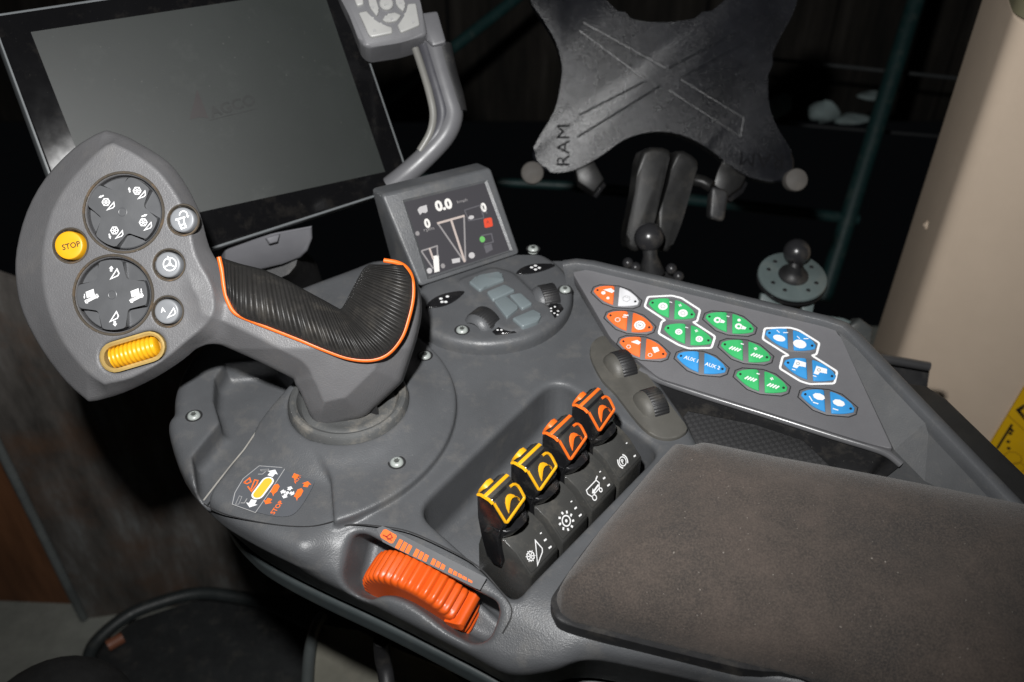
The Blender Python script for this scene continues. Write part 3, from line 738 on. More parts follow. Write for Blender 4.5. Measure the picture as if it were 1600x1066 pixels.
# key outline taken once, in panel coordinates (long axis, short axis)
kc = KP.uv(1165, 550); kl, kr = KP.uv(1126, 538), KP.uv(1204, 562); kax = kr - kl; KL = np.linalg.norm(kax) / 2; kax /= np.linalg.norm(kax)
kay = np.array([-kax[1], kax[0]]); kt, kb_ = KP.uv(1159, 532.5), KP.uv(1169, 567.5)
KH = abs((kt - kb_) @ kay) / 2; SK = ((kt - kb_) @ kax) / ((kt - kb_) @ kay); print('key', KL, KH, SK)
def lens(sc=1.0, grow=0.0):
    o = []
    for k in range(13):
        t = -1 + 2 * k / 12; o.append((t * KL * .98, KH * (1 - abs(t) ** 2.1 * .80)))
    for k in range(13):
        t = 1 - 2 * k / 12; o.append((t * KL * .98, -KH * (1 - abs(t) ** 2.1 * .80)))
    return o
def clip_half(poly, side, gap):
    out = []
    n = len(poly)
    f = lambda q: (q[0] - SK * q[1] * .55) * side - gap
    for i in range(n):
        a, b = poly[i], poly[(i + 1) % n]; fa2, fb2 = f(a), f(b)
        if fa2 >= 0: out.append(a)
        if (fa2 >= 0) != (fb2 >= 0): t = fa2 / (fa2 - fb2); out.append((a[0] + (b[0] - a[0]) * t, a[1] + (b[1] - a[1]) * t))
    return out
LOC = Frame([0, 0, 0], [0, 0, 1], [1, 0, 0])
def loc_prism(name, pts, z0, z1, bevel):
    bm = bmesh.new(); prism_bm(bm, [(x, y, z1) for x, y in pts], (0, 0, z0 - z1), bevel, 2); return bm_mesh(bm, name, 40)
lens_p = lens()
capL, capR = loc_prism('key_cap', clip_half(lens_p, -1, .0016), 0, .0011, .0005), loc_prism('key_cap', clip_half(lens_p, 1, .0016), 0, .0011, .0005)
hexo = [(a_ * .95, b_ * .95) for a_, b_ in [(-KL * 1.14, KH * .30), (-KL * .92, KH * .78), (-KL * .12, KH * 1.28), (KL * .42, KH * 1.22), (KL * 1.12, KH * .42), (KL * 1.14, -KH * .30), (KL * .92, -KH * .78), (KL * .12, -KH * 1.28), (-KL * .42, -KH * 1.22), (-KL * 1.12, -KH * .42)]]
bodym = loc_prism('key_frame', [(x * .97, y * .96) for x, y in hexo], -.001, .0004, .0003)
def ring_mesh(name, pts, wd, z):
    fr = LOC; pr = Print(fr, z); pr.line([np.array(q) for q in pts], wd, True); return mesh_from(name, pr.V, pr.F)
groovem = ring_mesh('key_groove', hexo, .0006, .00025)
led = lathe_mesh('key_dot', [(.0008, 0), (.0007, .0003), (.0001, .0004)], 8)
krot = math.atan2(kax[1], kax[0])
COLN = dict(o='orange', w='white', g='green', b='blue')
keyobjs = []
for ki, (cpx, cl, cr) in enumerate(KEYS):
    u, v = KP.uv(*cpx); M = KP.matrix(u, v, 0, krot)
    kf = link('key', bodym, KFRAME, console, matrix=M)
    kf['label'] = ['half orange, half white key', 'orange key with a round badge', 'orange key half under the taupe strip', 'green key in white outline, upper', 'green key in white outline, lower', 'blue key lettered AUX 1 and AUX 2',
                   'green key, top of the three plain green', 'green key, middle of the three plain green', 'green key, lowest of the green', 'blue key in white outline, upper', 'blue key in white outline, lower', 'blue key at the lowest right corner'][ki]
    o = bpy.data.objects.new('key_cap', capL.copy()); 
    for side, me, cn in ((-1, capL, cl), (1, capR, cr)):
        m2 = bpy.data.meshes.get('key_cap_%d_%s' % (side, cn))
        if m2 is None: m2 = me.copy(); m2.name = 'key_cap_%d_%s' % (side, cn); m2.materials.clear(); m2.materials.append(KMAT[cn])
        link('key_cap', m2, None, kf, matrix=M)
        link('key_dot', led, PRDARK, kf, matrix=M @ Matrix.Translation((side * KL * .84, 0, .0011)))
    if ki not in (3, 4, 9, 10): link('key_groove', groovem, GROOVE, kf, matrix=M)
    bpy.data.objects.remove(o)
    # legends
    F2 = Frame(KP.at(u, v, .00115), KP.n, KP.ex * kax[0] + KP.ey * kax[1]); pr = Print(F2, .0001); dk_ = Print(F2, .00012)
    a, b = -KL * .42, KL * .45
    if ki == 0:
        pr.poly([(a - .003, .0015), (a + .001, .0042), (a + .004, .003), (a + .003, .0010)]); pr.disc((a - .002, -.0008), .0013); pr.disc((a + .0022, -.0035), .0010)
        dk_.ring((b, .000), .0024, .0003, 6); dk_.line([(b - .0015, .001), (b + .0015, .001)], .0003)
    elif ki == 1:
        pr.line([(a + .001, .003), (a + .004, .0038)], .0009); pr.line([(a + .001, .0015), (a + .0035, .0022)], .0006); pr.ring((a - .001, -.0015), .0015, .00035, 10)
        pr.disc((b, -.0006), .0034); dk_.ring((b, -.0006), .0022, .0004, 12); dk_.line([(b - .001, -.0006), (b + .001, -.0006)], .0009)
    elif ki == 2:
        pr.poly([(a - .002, .0012), (a + .001, .0038), (a + .0036, .003), (a + .003, .001)]); pr.poly([(b - .002, .002), (b + .001, .0034), (b + .003, .0012), (b + .0008, -.0012)])
        pr.ring((a - .002, -.0025), .0012, .0003, 8); pr.ring((b - .001, -.0035), .0012, .0003, 8)
    elif ki in (3, 4):
        s2 = .0029 if ki == 3 else .0022
        for x, y in ((a, -.0004), (b, -.0010)):
            pr.disc((x + .0006, y), s2, 10); dk_.ring((x + .0006, y), s2 * .45, .0004, 8)
        pr.line([(a + .003, .0042), (a + .0048, .0042)], .0006); pr.line([(b - .004, .0040), (b - .002, .0040)], .0006); pr.line([(b - .003, .0050), (b - .003, .0030)], .0006)
    elif ki == 5:
        for t_, x in (('AUX 1', a), ('AUX 2', b)):
            V_, F_ = letters(t_, .015); b0 = len(pr.V); x0 = (V_[:, 0].max()) / 2
            for vv_ in V_: pr.V.append(F2.at(x + (vv_[0] - x0) * .0031, -.0012 + vv_[1] * .0034, pr.w))
            pr.F += [tuple(j + b0 for j in f) for f in F_]
    elif ki == 6:
        for x in (a, b): pr.ring((x - .001, -.0008), .0016, .0012, 10); pr.poly([(x + .0005, .0006), (x + .0035, .0000), (x + .0032, -.0016), (x + .0006, -.0022)])
        pr.line([(a + .003, .0040), (a + .0048, .0040)], .0006); pr.disc((b - .0022, .0036), .0010)
    elif ki in (7, 8):
        for x in (a, b):
            for q_ in range(4): pr.line([(x - .003 + q_ * .0016, -.0022), (x - .0015 + q_ * .0016, .0002)], .0009)
        pr.line([(a + .002, .0038), (a + .0038, .0038)], .0007); pr.line([(b - .003, .0034), (b - .001, .0034)], .0007); pr.line([(b - .002, .0044), (b - .002, .0024)], .0007)
    elif ki == 9:
        pr.disc((a, -.0016), .0036, 14, .0022); pr.disc((b - .001, -.0014), .0038, 14, .0030)
        for x in (a, b - .001): pr.line([(x - .003, .0034), (x - .001, .0022)], .0005); pr.line([(x + .001, .0030), (x + .0036, .0040)], .0006)
    elif ki == 10:
        for x in (a, b - .001): pr.poly([(x - .003, .0036), (x + .003, .0036), (x + .0038, .0005), (x, .0000), (x - .0005, -.002), (x - .003, -.002)]); dk_.ring((x - .001, .0014), .0009, .0004, 8); pr.line([(x - .003, -.0035), (x - .001, -.0035)], .0006)
    else:
        for x in (a + .001, b - .001): pr.disc((x, .0012), .0034, 8, .0022); pr.line([(x - .002, -.0035), (x + .001, -.0035)], .0007)
        pr.line([(a - .004, -.0004), (a - .0015, -.0030)], .0006)
    pr.build('legend', WHITE, kf)
    if dk_.V: dk_.build('legend', PRGREY if ki else PRGREY, kf)
# white outlines round the two pairs of keys
def outline(pts):
    return Print(KP, .0007).line(rounded(KP.uvs(pts), .0012, 2), .0013, True).build('white_outline', WHITE, panel)
z1 = lambda x, y: (880 + x / 5.33, 420 + y / 5.33)
z2 = lambda x, y: (1100 + x / 5.33, 470 + y / 5.33)
outline([z1(*q) for q in [(705, 240), (905, 230), (985, 250), (1140, 350), (1115, 445), (1080, 450), (1265, 570), (1235, 665), (1045, 670), (960, 640), (795, 545), (820, 445), (850, 435), (678, 320)]])
outline([z2(*q) for q in [(505, 235), (715, 230), (790, 252), (960, 358), (935, 455), (895, 460), (1108, 595), (1085, 695), (880, 700), (800, 675), (630, 570), (655, 468), (705, 462), (488, 325)]])

# ---- display pod: low round base, soft keys, rockers, wheels, and the little screen
PZ = .0095
pod_px = [(646, 462), (650, 492), (664, 512), (700, 529), (760, 537), (825, 527), (870, 503), (893, 472), (893, 440), (878, 415), (850, 396), (815, 384), (700, 405)]
PF = Frame([0, 0, PZ], [0, 0, 1], [1, 0, 0])
Xp, Yp, Zp, op = grid((-.075, .40, -.002), (.075, .53, .012), .001)
pp = sd_poly(Xp, Yp, [PF.at(*q)[:2] for q in PF.uvs(spline(pod_px, 5, True))])[:, :, None]
podf = smax(pp, Zp - PZ, .0055); podf = np.maximum(podf, -.004 - Zp)
key_isl = sd_poly(Xp, Yp, rounded([PF.uv(*q) for q in [(716, 440), (770, 420), (800, 428), (862, 488), (850, 500), (800, 520), (778, 512)]], .004, 3))[:, :, None]
podf = smin(podf, smax(smax(key_isl, Zp - PZ - .0012, .001), -Zp, .001), .003)
V, Q = surface_nets(podf.astype(np.float32), op, .001)
pod = link('display_pod', mesh_np('display_pod', V, Q), GREY, console)
for px, py in ((833, 389), (883, 453), (722, 516)): screw(zmat(px, py, PZ + .0001), pod)
zz = lambda x, y: (640 + x / 5.926, 390 + y / 5.926)
for q in [[(545, 300), (620, 245), (810, 210), (850, 215), (880, 280), (700, 350), (650, 380)],
          [(710, 390), (880, 320), (980, 375), (770, 470)], [(780, 480), (900, 430), (1010, 540), (900, 630)],
          [(920, 420), (1030, 400), (1140, 500), (1040, 550)], [(945, 635), (1150, 550), (1225, 610), (1190, 660), (1045, 715)]]:
    fprism('soft_key', PF, rounded(PF.uvs([zz(*a) for a in q], .003), .0016, 3), 0, .0034, SOFTKEY, pod, .0011, 3)
def rocker(q, icon):
    o = fprism('rocker', PF, PF.uvs(spline([zz(*a) for a in q], 3, True)), -.001, .0008, BLACK, pod, .0004)
    pr = Print(PF, .0010)
    for k in icon: pr.pdisc(*zz(*k[:2]), .0011)
    pr.build('legend', WHITE, o)
rocker([(150, 545), (210, 470), (330, 415), (500, 390), (480, 430), (400, 490), (300, 530)], [(290, 455), (300, 485), (350, 435), (335, 485)])
rocker([(985, 225), (1060, 165), (1180, 140), (1345, 145), (1290, 180), (1180, 215), (1080, 230)], [(1130, 165), (1165, 185), (1165, 150), (1200, 170)])
def wedge_key(q, icon):
    o = fprism('rocker', PF, PF.uvs([zz(*a) for a in q]), -.001, .0008, BLACK, pod, .0003); pr = Print(PF, .0010)
    for k in icon: pr.pdisc(*zz(*k), .0007)
    pr.build('legend', WHITE, o)
wedge_key([(765, 765), (870, 690), (990, 775), (800, 795)], [(815, 745), (870, 715), (865, 775), (850, 745)])
wedge_key([(1275, 540), (1300, 505), (1400, 510), (1425, 550), (1345, 635)], [(1310, 545), (1345, 530), (1340, 590), (1375, 570), (1370, 605), (1310, 570)])
for a, b, ck in ((zz(575, 590), zz(800, 700), 1), (zz(1240, 345), zz(1330, 500), 1)):
    w_, cen, e3, ax = small_wheel(PF, a, b, .0112, .0050, pod, sink=.55, lift=.0012)
    V, F = [], []
    for i in range(13):
        an = math.pi * i / 12
        for rr, off in ((.0108, .0052), (.0105, .0066), (.0095, .0084), (.0075, .0098)): V.append(cen + (e3 * math.cos(an) + np.array([0, 0, 1]) * math.sin(an)) * rr - ax * off)
    for i in range(12):
        for k in range(3): F.append((i * 4 + k, i * 4 + k + 1, (i + 1) * 4 + k + 1, (i + 1) * 4 + k))
    link('wheel_cheek', mesh_from('wheel_cheek', V, F, 60), GREY, w_)

# little screen standing on the pod
bl, br = P(657, 449, .0110), P(812, 398, .0110)
hdir = br - bl; hdir[2] = 0; hdir /= np.linalg.norm(hdir); back = np.array([-hdir[1], hdir[0], 0])
EL = math.radians(40)
MN = -back * math.cos(EL) + np.array([0, 0, 1]) * math.sin(EL)
MF = Frame((bl + br) / 2, MN, hdir)
outer = [(596, 304), (767, 262), (813, 397), (656, 449)]
hp = [MF.px(*q) for q in outer]
hb = [hp[0] + back * .016 - np.array([0, 0, .004]), hp[1] + back * .016 - np.array([0, 0, .004]), hp[2] + back * .045 - np.array([0, 0, .008]), hp[3] + back * .045 - np.array([0, 0, .008])]
bm = bmesh.new(); rp = rounded(hp, .003, 3); rb = rounded(hb, .003, 3)
prism_bm(bm, rp, (0, 0, 0), .0018, 3, base=rb)
dh = link('display_housing', bm_mesh(bm, 'display_housing', 35), GREY, console)
scr = [(632, 316), (757, 286), (796, 391), (671, 431)]
fprism('display_screen', MF, MF.uvs(scr), -.001, .0003, emit('display_glass', (.040, .037, .045), 1.0), dh)
# raised moulding round the screen opening
bm = bmesh.new()
so, si = MF.uvs([(629, 313), (760, 282), (800, 392), (668, 436)]), MF.uvs(scr)
for i in range(4):
    j = (i + 1) % 4; a0, b0, a1, b1 = so[i], so[j], si[i], si[j]
    v_ = [bm.verts.new(Vector(MF.at(*q, w))) for q, w in ((a0, .0012), (b0, .0012), (b1, .0002), (a1, .0002))]; bm.faces.new(v_)
    v_ = [bm.verts.new(Vector(MF.at(*q, w))) for q, w in ((a0, .0012), (b0, .0012))]
    f_ = [bm.verts.new(Vector(MF.at(*(np.array(q) * 1.0), -.001))) for q in (b0, a0)]; bm.faces.new([v_[1], v_[0], f_[1], f_[0]])
link('screen_moulding', bm_mesh(bm, 'screen_moulding'), GREY, dh)
DW = emit('display_white', (1, .97, .92), 1.0); DG = emit('display_grey', (.33, .31, .31), 1.0); DP = emit('display_cream', (.62, .52, .47), 1.0); DR = emit('display_red', (.85, .07, .02), 1.0); DGR = emit('display_green', (.16, .55, .13), 1.0); DD = emit('display_dim', (.12, .115, .13), 1.0)
d3 = lambda x, y: (620 + x / 6.66, 270 + y / 6.66)
p = Print(MF, .0006)
def oval(pr, cx, cy, rx, ry, tilt=-.28):
    pr.ppoly([d3(cx + rx * math.cos(t) * math.cos(tilt) - ry * math.sin(t) * math.sin(tilt), cy + rx * math.cos(t) * math.sin(tilt) + ry * math.sin(t) * math.cos(tilt)) for t in [2 * math.pi * k / 16 for k in range(16)]])
p.text('0.0', d3(412, 400), d3(585, 362), .95, .05); p.text('0', d3(885, 408), d3(942, 396), 1.05, .05); p.text('0', d3(298, 575), d3(358, 562), 1.05, .05)
p.ppoly([d3(*q) for q in [(375, 870), (435, 855), (445, 1025), (392, 1040)]])
p.build('glyph', DW, dh)
DPL = emit('display_pale', (.62, .60, .60), 1.0)
Print(MF, .0006).ppoly([d3(*q) for q in [(215, 385), (240, 355), (310, 335), (322, 400), (300, 420), (265, 415), (245, 440), (230, 420)]]).build('glyph', DPL, dh)
for a_ in ((775, 465, 30, 20), (780, 860, 32, 32), (340, 1020, 28, 30)): p = Print(MF, .0006); oval(p, *a_); p.build('glyph', DPL, dh)
Print(MF, .0006).ppoly([d3(*q) for q in [(570, 900), (655, 885), (660, 930), (580, 945)]]).build('glyph', DPL, dh)
p = Print(MF, .0006).pline([d3(430, 530), d3(700, 920)], .0011).pline([d3(700, 450), d3(715, 920)], .0011).pline([d3(255, 815), d3(380, 1000)], .0010).pline([d3(420, 760), d3(425, 870)], .0010).pline([d3(255, 815), d3(425, 760)], .0010)
p.text('kmph', d3(632, 318), d3(738, 294), .8); oval(p, 215, 632, 22, 24); p.text('rpm', d3(285, 612), d3(390, 590), .7); oval(p, 480, 970, 22, 26)
p.build('glyph', DG, dh)
Print(MF, .0007).pline([d3(420, 528), d3(705, 448)], .0014).pline([d3(565, 490), d3(708, 930)], .0015).pline([d3(340, 785), d3(380, 900)], .0013).build('glyph', DP, dh)
p = Print(MF, .0006).ppoly([d3(*q) for q in [(903, 490), (915, 478), (975, 466), (988, 475), (1000, 548), (990, 560), (928, 574), (913, 566)]]); p.build('glyph', DR, dh)
Print(MF, .0008).text('A', d3(935, 532), d3(965, 526), .9).build('glyph', emit('display_dark', (.1, .02, .02), 1), dh)
p = Print(MF, .0006); oval(p, 890, 693, 28, 32); p.build('glyph', DGR, dh)
p = Print(MF, .0006).pline([d3(705, 390), d3(880, 335), d3(905, 470), d3(750, 500), d3(705, 390)], .0007).pline([d3(880, 655), d3(985, 635), d3(1005, 720), d3(910, 745)], .0008)
p.ppoly([d3(*q) for q in [(905, 760), (985, 740), (1000, 800), (930, 840)]]); p.text('N', d3(890, 440), d3(945, 425), .8); p.build('glyph', DD, dh)

# ================================================================== ARMREST CUSHION
Xc, Yc, Zc, oc = grid((.00, .10, -.006), (.36, .40, .044), .0014)
cw = W2([(1074, 683), (1092, 678), (1115, 681), (1210, 700), (1330, 722), (1480, 750), (1700, 795)], .020) + W2([(1700, 1300), (1300, 1062), (1161, 1030), (1000, 992), (895, 966), (873, 950), (868, 930), (880, 908), (932, 838), (1015, 740), (1046, 706)], .006)
cwp = sd_poly(Xc, Yc, cw)[:, :, None]
nz = .0009 * np.sin(Xc * 41 + 1.3) * np.cos(Yc * 57) + .0006 * np.sin(Xc * 93 + Yc * 70)
tcu = np.clip(-cwp / .054, 0, 1); cu = (Zc - nz[:, :, None].astype(np.float32) * tcu - .002 - .0345 * (1 - (1 - tcu) ** 2.3) ** .46) * .55; cu = smax(cu, cwp, .003); cu = smax(cu, -.001 - Zc, .006)
V, Q = surface_nets(cu.astype(np.float32), oc, .0014)
cushion = tag(link('armrest_cushion', mesh_np('armrest_cushion', V, Q), SUEDE), 'brown suede padded armrest cushion with worn dark patches', 'armrest cushion')
# tray under the cushion
tr = [np.array(q) for q in cw]; tc = np.mean(tr, 0)
prism('cushion_tray', [np.array([*(q + (q - tc) / np.linalg.norm(q - tc) * .0022), .0022]) for q in spline(tr, 4, True)], (0, 0, -.014), BLACKM, console, .0012)

# ================================================================== JOYSTICK
joy = thing('joystick', (cc[0], cc[1], .006), 'grey multifunction joystick with round thumb pads, yellow STOP button and ribbed black palm rest', 'joystick')
JD = .492
JF = Frame(PD(800, 533, JD), ROT[:, 2], ROT[:, 0])
def J(pts, w=0.0): return [np.array(q) for q in JF.uvs(pts, w)]
head_out = J(spline([(164, 201), (190, 209), (216, 222), (262, 252), (292, 292), (312, 335), (326, 385), (348, 430), (360, 480), (345, 520), (322, 534), (305, 545), (285, 563), (240, 592), (190, 616), (150, 628)], 3), -.012) + \
           J(spline([(136, 630), (100, 598), (62, 548), (32, 490), (21, 440), (22, 390), (38, 330), (68, 276), (112, 230), (148, 207)], 3), -.012)
head_in = J(spline([(175, 224), (205, 238), (245, 266), (276, 306), (294, 348), (306, 400), (330, 445), (335, 485), (318, 510), (290, 534), (250, 566), (205, 590), (172, 598)], 3)) + \
          J(spline([(162, 600), (135, 580), (102, 540), (78, 490), (67, 440), (68, 385), (82, 330), (108, 286), (140, 250), (165, 228)], 3))
arm = J(spline([(300, 395), (345, 428), (400, 444), (450, 464), (500, 492), (534, 506), (556, 482), (570, 446), (586, 424), (606, 412), (628, 411), (643, 424), (653, 460), (654, 492), (645, 535), (634, 566)], 3), -.016) + \
      J([(627, 596), (622, 602), (570, 650), (562, 655), (500, 669), (490, 666), (480, 648), (470, 614), (463, 600)], -.031) + J(spline([(452, 594), (400, 566), (345, 540), (325, 532), (300, 520), (280, 450)], 3), -.016)
jlo = np.min(np.vstack([head_out, arm]), 0); jhi = np.max(np.vstack([head_out, arm]), 0); jh = .00085
Xj, Yj, Zj, oj = grid((jlo[0], jlo[1], -.062), (jhi[0], jhi[1], .004), jh)
so_ = sd_poly(Xj, Yj, head_out); si_ = sd_poly(Xj, Yj, head_in)
afrac = np.clip(si_ / np.maximum(si_ - so_, 1e-4), 0, 1.6); afrac = np.where(so_ > 0, 1 + so_ / .012, afrac)
topw = (-.0125 * afrac)[:, :, None]
headf = smax(((Zj - topw) * .72).astype(np.float32), (so_[:, :, None] + np.maximum(0, -Zj - .014) * .55).astype(np.float32), .003)
headf = smax(headf, -Zj - .036, .006)
sa = sd_poly(Xj, Yj, arm); vA, vB = JF.uv(560, 545)[1], JF.uv(560, 668)[1]
tdown = np.clip((vA - Yj) / (vA - vB), 0, 1.2); uA, uB = JF.uv(470, 0)[0], JF.uv(650, 0)[0]; tr_ = np.clip((Xj - uA) / (uB - uA), 0, 1)
AW = (-.0035 - .019 * tdown - .004 * tr_)                      # front surface of the arm and foot
aw = (AW - .0125 * np.clip(1 + sa / .0135, 0, 1.2))[:, :, None]
armf = smax(((Zj - aw) * .74).astype(np.float32), sa[:, :, None], .003)
armf = smax(armf, (AW[:, :, None] - .033 - Zj).astype(np.float32), .008)
jf = smin(headf, armf, .009)
# recesses for the round pads, buttons and the yellow roller
PADS = [((193, 332), 58.5), ((177, 461), 58)]; BTN = [((286, 344), 21.5), ((264, 414), 22), ((262, 487), 21.5)]; STOPB = ((110, 384), 24.5)
for (px, py), r in PADS + BTN + [STOPB]:
    c = JF.uv(px, py); rr = r * JD / FPX
    cyl = np.maximum((np.sqrt((Xj - c[0]) ** 2 + (Yj - c[1]) ** 2) - rr)[:, :, None], -.006 - Zj).astype(np.float32); jf = smax(jf, -cyl, .0012)
ra, rb2 = JF.uv(180, 558), JF.uv(234, 542); roll_r = 25 * JD / FPX
caps = sd_poly(Xj, Yj, capsule(ra, rb2, roll_r, 8))[:, :, None]
jf = smax(jf, -np.maximum(caps, -.008 - Zj), .0012)
V, Q = surface_nets(jf.astype(np.float32), oj, jh)
Vw = JF.o + V[:, :1] * JF.ex + V[:, 1:2] * JF.ey + V[:, 2:] * JF.n
jbody = link('handle_body', mesh_np('handle_body', Vw, Q), STICK, joy)
# foot going down into the collar
ft = JF.at(*JF.uv(548, 615), -.060); bt = np.array([cc[0], cc[1], .006])
tube('foot', [ft, ft * .5 + bt * .5, bt], [.006, .013, .021], BLACKM, joy, 20)

def pad(center, rpx, rot, name='thumb_pad'):
    c = JF.uv(*center); R = rpx * JD / FPX - .0008; M = JF.matrix(c[0], c[1], 0, rot)
    base = link(name, lathe_mesh(name, [(R, -.006), (R, -.0028), (R - .0005, -.0023), (R * .55, -.0028), (0.0001, -.0030)], 48), DIAL, joy, matrix=M)
    a = R * .37; o = []; aa = math.asin(a / R)
    for k in range(4):
        for j in range(9): t = k * math.pi / 2 - aa + 2 * aa * j / 8; o.append((R * .985 * math.cos(t), R * .985 * math.sin(t)))
        rr = R * .16; cx = np.array([a + rr, a + rr])
        for j in range(5):
            t = -math.pi / 2 - (math.pi / 2) * j / 4; q = cx + rr * np.array([math.cos(t), math.sin(t)])
            cr, sr = math.cos(k * math.pi / 2), math.sin(k * math.pi / 2); o.append((q[0] * cr - q[1] * sr, q[0] * sr + q[1] * cr))
    bm = bmesh.new(); prism_bm(bm, [(x, y, .0013) for x, y in o], (0, 0, -.005), .0006, 2)
    cross = link('pad_cross', bm_mesh(bm, 'pad_cross', 40), DIAL, base, matrix=M)
    link('pad_dimple', lathe_mesh('pad_dimple', [(.0001, .0011), (.0016, .0012), (.0021, .00145), (.0024, .00132)], 20), DIAL, base, matrix=M)
    Rr = rpx * JD / FPX
    link('grime_ring', lathe_mesh('grime_ring', [(Rr + .0002, -.002), (Rr + .0008, .0004), (Rr + .0018, .00045), (Rr + .0022, -.0003)], 48), GRIME, base, matrix=JF.matrix(c[0], c[1], 0))
    return base
pad1 = pad(PADS[0][0], PADS[0][1], math.radians(45 + 15)); pad2 = pad(PADS[1][0], PADS[1][1], math.radians(3))
HW = .0016
def reel(pr, cx, cy, s=1.0, rot=0.0):
    """reel-and-header pictogram, in joystick-face millimetres about a pixel"""
    c = pr.fr.uv(cx, cy, pr.w); k = s / 1000; cr, sr = math.cos(rot), math.sin(rot)
    def q(x, y): return (c[0] + (x * cr - y * sr) * k, c[1] + (x * sr + y * cr) * k)
    pr.line([q(2.0 * math.cos(t), 1.0 + 2.0 * math.sin(t)) for t in [i * math.pi / 3 for i in range(6)]], .00045 * s, True)
    for i in range(3): t = i * math.pi / 3; pr.line([q(-1.9 * math.cos(t), 1.0 - 1.9 * math.sin(t)), q(1.9 * math.cos(t), 1.0 + 1.9 * math.sin(t))], .0004 * s)
    pr.line([q(.6, -3.0), q(4.0, .9), q(4.3, -1.0), q(3.6, -1.9)], .0005 * s, True)
JP = Frame(JF.o, JF.n, JF.ex)
jz = lambda x, y: (110 + x / 7.105, 250 + y / 7.105)
def wedge(pr, cx, cy, s=1.0):
    c = pr.fr.uv(cx, cy, pr.w); k = s / 1000
    pr.line([(c[0] - 2.0 * k, c[1] - 2.6 * k), (c[0] + 1.2 * k, c[1] + 2.4 * k), (c[0] + 2.2 * k, c[1] + .2 * k), (c[0] + 1.6 * k, c[1] - 1.0 * k)], .0006 * s, True)
for cx, cy, a, b in ((395, 490, (370, 395), (310, 420)), (740, 365, (660, 360), (650, 300)), (490, 805, (430, 820), (445, 880)), (808, 715, (790, 630), (855, 605))):
    pr = Print(JP, HW); reel(pr, *jz(cx, cy)); arrow(pr, jz(*a), jz(*b), .0007); pr.build('legend', WHITE, pad1)
jy = lambda x, y: (90 + x / 4.848, 380 + y / 4.848)
pr = Print(JP, HW); wedge(pr, *jy(432, 232)); arrow(pr, jy(405, 215), jy(408, 172), .0012); pr.build('legend', WHITE, pad2)
pr = Print(JP, HW); wedge(pr, *jy(428, 555)); arrow(pr, jy(432, 590), jy(436, 632), .0012); pr.build('legend', WHITE, pad2)
for cx, cy, sx in ((250, 395, -1), (590, 390, 1)):
    pr = Print(JP, HW); q = lambda x, y: jy(cx + x, cy + y)
    pr.ppoly([q(-38, -25), (q(22, -48)), q(32, 0), q(-28, 22)]); pr.pline([q(-42, 52), q(58, 0)], .0016); pr.pline([q(-30, 30), q(-26, 62)], .0010); pr.pline([q(44, -10), q(50, 22)], .0010)
    arrow(pr, q(-46 if sx < 0 else 42, -10 if sx < 0 else -45), q(-48 if sx < 0 else 46, 30 if sx < 0 else -5), .0005); pr.build('legend', WHITE, pad2)
def button(center, rpx, mat, name='button', dome=.0016):
    c = JF.uv(*center); R = rpx * JD / FPX - .0007; M = JF.matrix(c[0], c[1], 0)
    o = link(name, lathe_mesh(name, [(R, -.005), (R, dome * .55), (R - .0004, dome * .9), (R - .0010, dome), (R * .5, dome * .96), (.0001, dome * .95)], 36), mat, joy, matrix=M)
    Rr = rpx * JD / FPX
    link('grime_ring', lathe_mesh('grime_ring', [(Rr - .0002, -.002), (Rr + .0006, .0004), (Rr + .0012, .0004), (Rr + .0015, -.0003)], 36), GRIME, o, matrix=M); return o
b1 = button(*BTN[0], BUTTON); b2 = button(*BTN[1], BUTTON); b3 = button(*BTN[2], BUTTON); bs = button(*STOPB, YELLOW, 'stop_button', .0022)
BW = .0018
pr = Print(JP, BW); q = lambda x, y: jz(x, y)
pr.pline([q(1165, 665), q(1275, 635)], .0009).pline([q(1195, 665), q(1215, 725), q(1235, 765), q(1285, 745), q(1262, 690), q(1258, 645)], .0007).pline([q(1215, 730), q(1262, 712)], .0007)
pr.ring(JP.uv(*q(1255, 612), BW), .0020, .0006, 10, -.3, 3.3); pr.ppoly([q(1285, 620), q(1320, 618), q(1305, 645)]); pr.build('legend', WHITE, b1)
pr = Print(JP, BW); c = JP.uv(*jy(850, 160), BW); pr.ring(c, .0033, .0006, 22)
for t in (-.5, 1.6, 3.65): pr.line([c, (c[0] + .0031 * math.cos(t), c[1] + .0031 * math.sin(t))], .0007)
pr.disc(c, .0009); pr.ppoly([jy(830, 95), jy(862, 120), jy(835, 130)]); pr.build('legend', WHITE, b2)
pr = Print(JP, BW); pr.text('A', jy(782, 527), jy(820, 520), 1, .03); wedge(pr, *jy(862, 527), .95); pr.build('legend', WHITE, b3)
Print(JP, .0024).text('STOP', (98, 391), (126, 384.5), 1.0, .01).build('legend', PRDARK, bs)
# yellow roller in its clear oval bezel
ca, cb = np.array(ra), np.array(rb2); re = (cb - ca) / np.linalg.norm(cb - ca); rn = np.array([-re[1], re[0]])
def cap_ring(r0, w0, r1, w1):
    A, B = capsule(ca, cb, r0, 10), capsule(ca, cb, r1, 10); V = [JF.at(*q, w0) for q in A] + [JF.at(*q, w1) for q in B]; n = len(A)
    return V, [(i, (i + 1) % n, (i + 1) % n + n, i + n) for i in range(n)]
V, F = [], []
for r0, w0, r1, w1 in ((roll_r - .0003, -.006, roll_r - .0003, .0006), (roll_r - .0003, .0006, roll_r - .0012, .0010), (roll_r - .0012, .0010, roll_r - .0024, .0000), (roll_r - .0024, .0000, roll_r - .0030, -.007)):
    v, f = cap_ring(r0, w0, r1, w1); b0 = len(V); V += v; F += [tuple(i + b0 for i in q) for q in f]
bez = link('roller_bezel', mesh_from('roller_bezel', V, F, 50), CLEAR, joy)
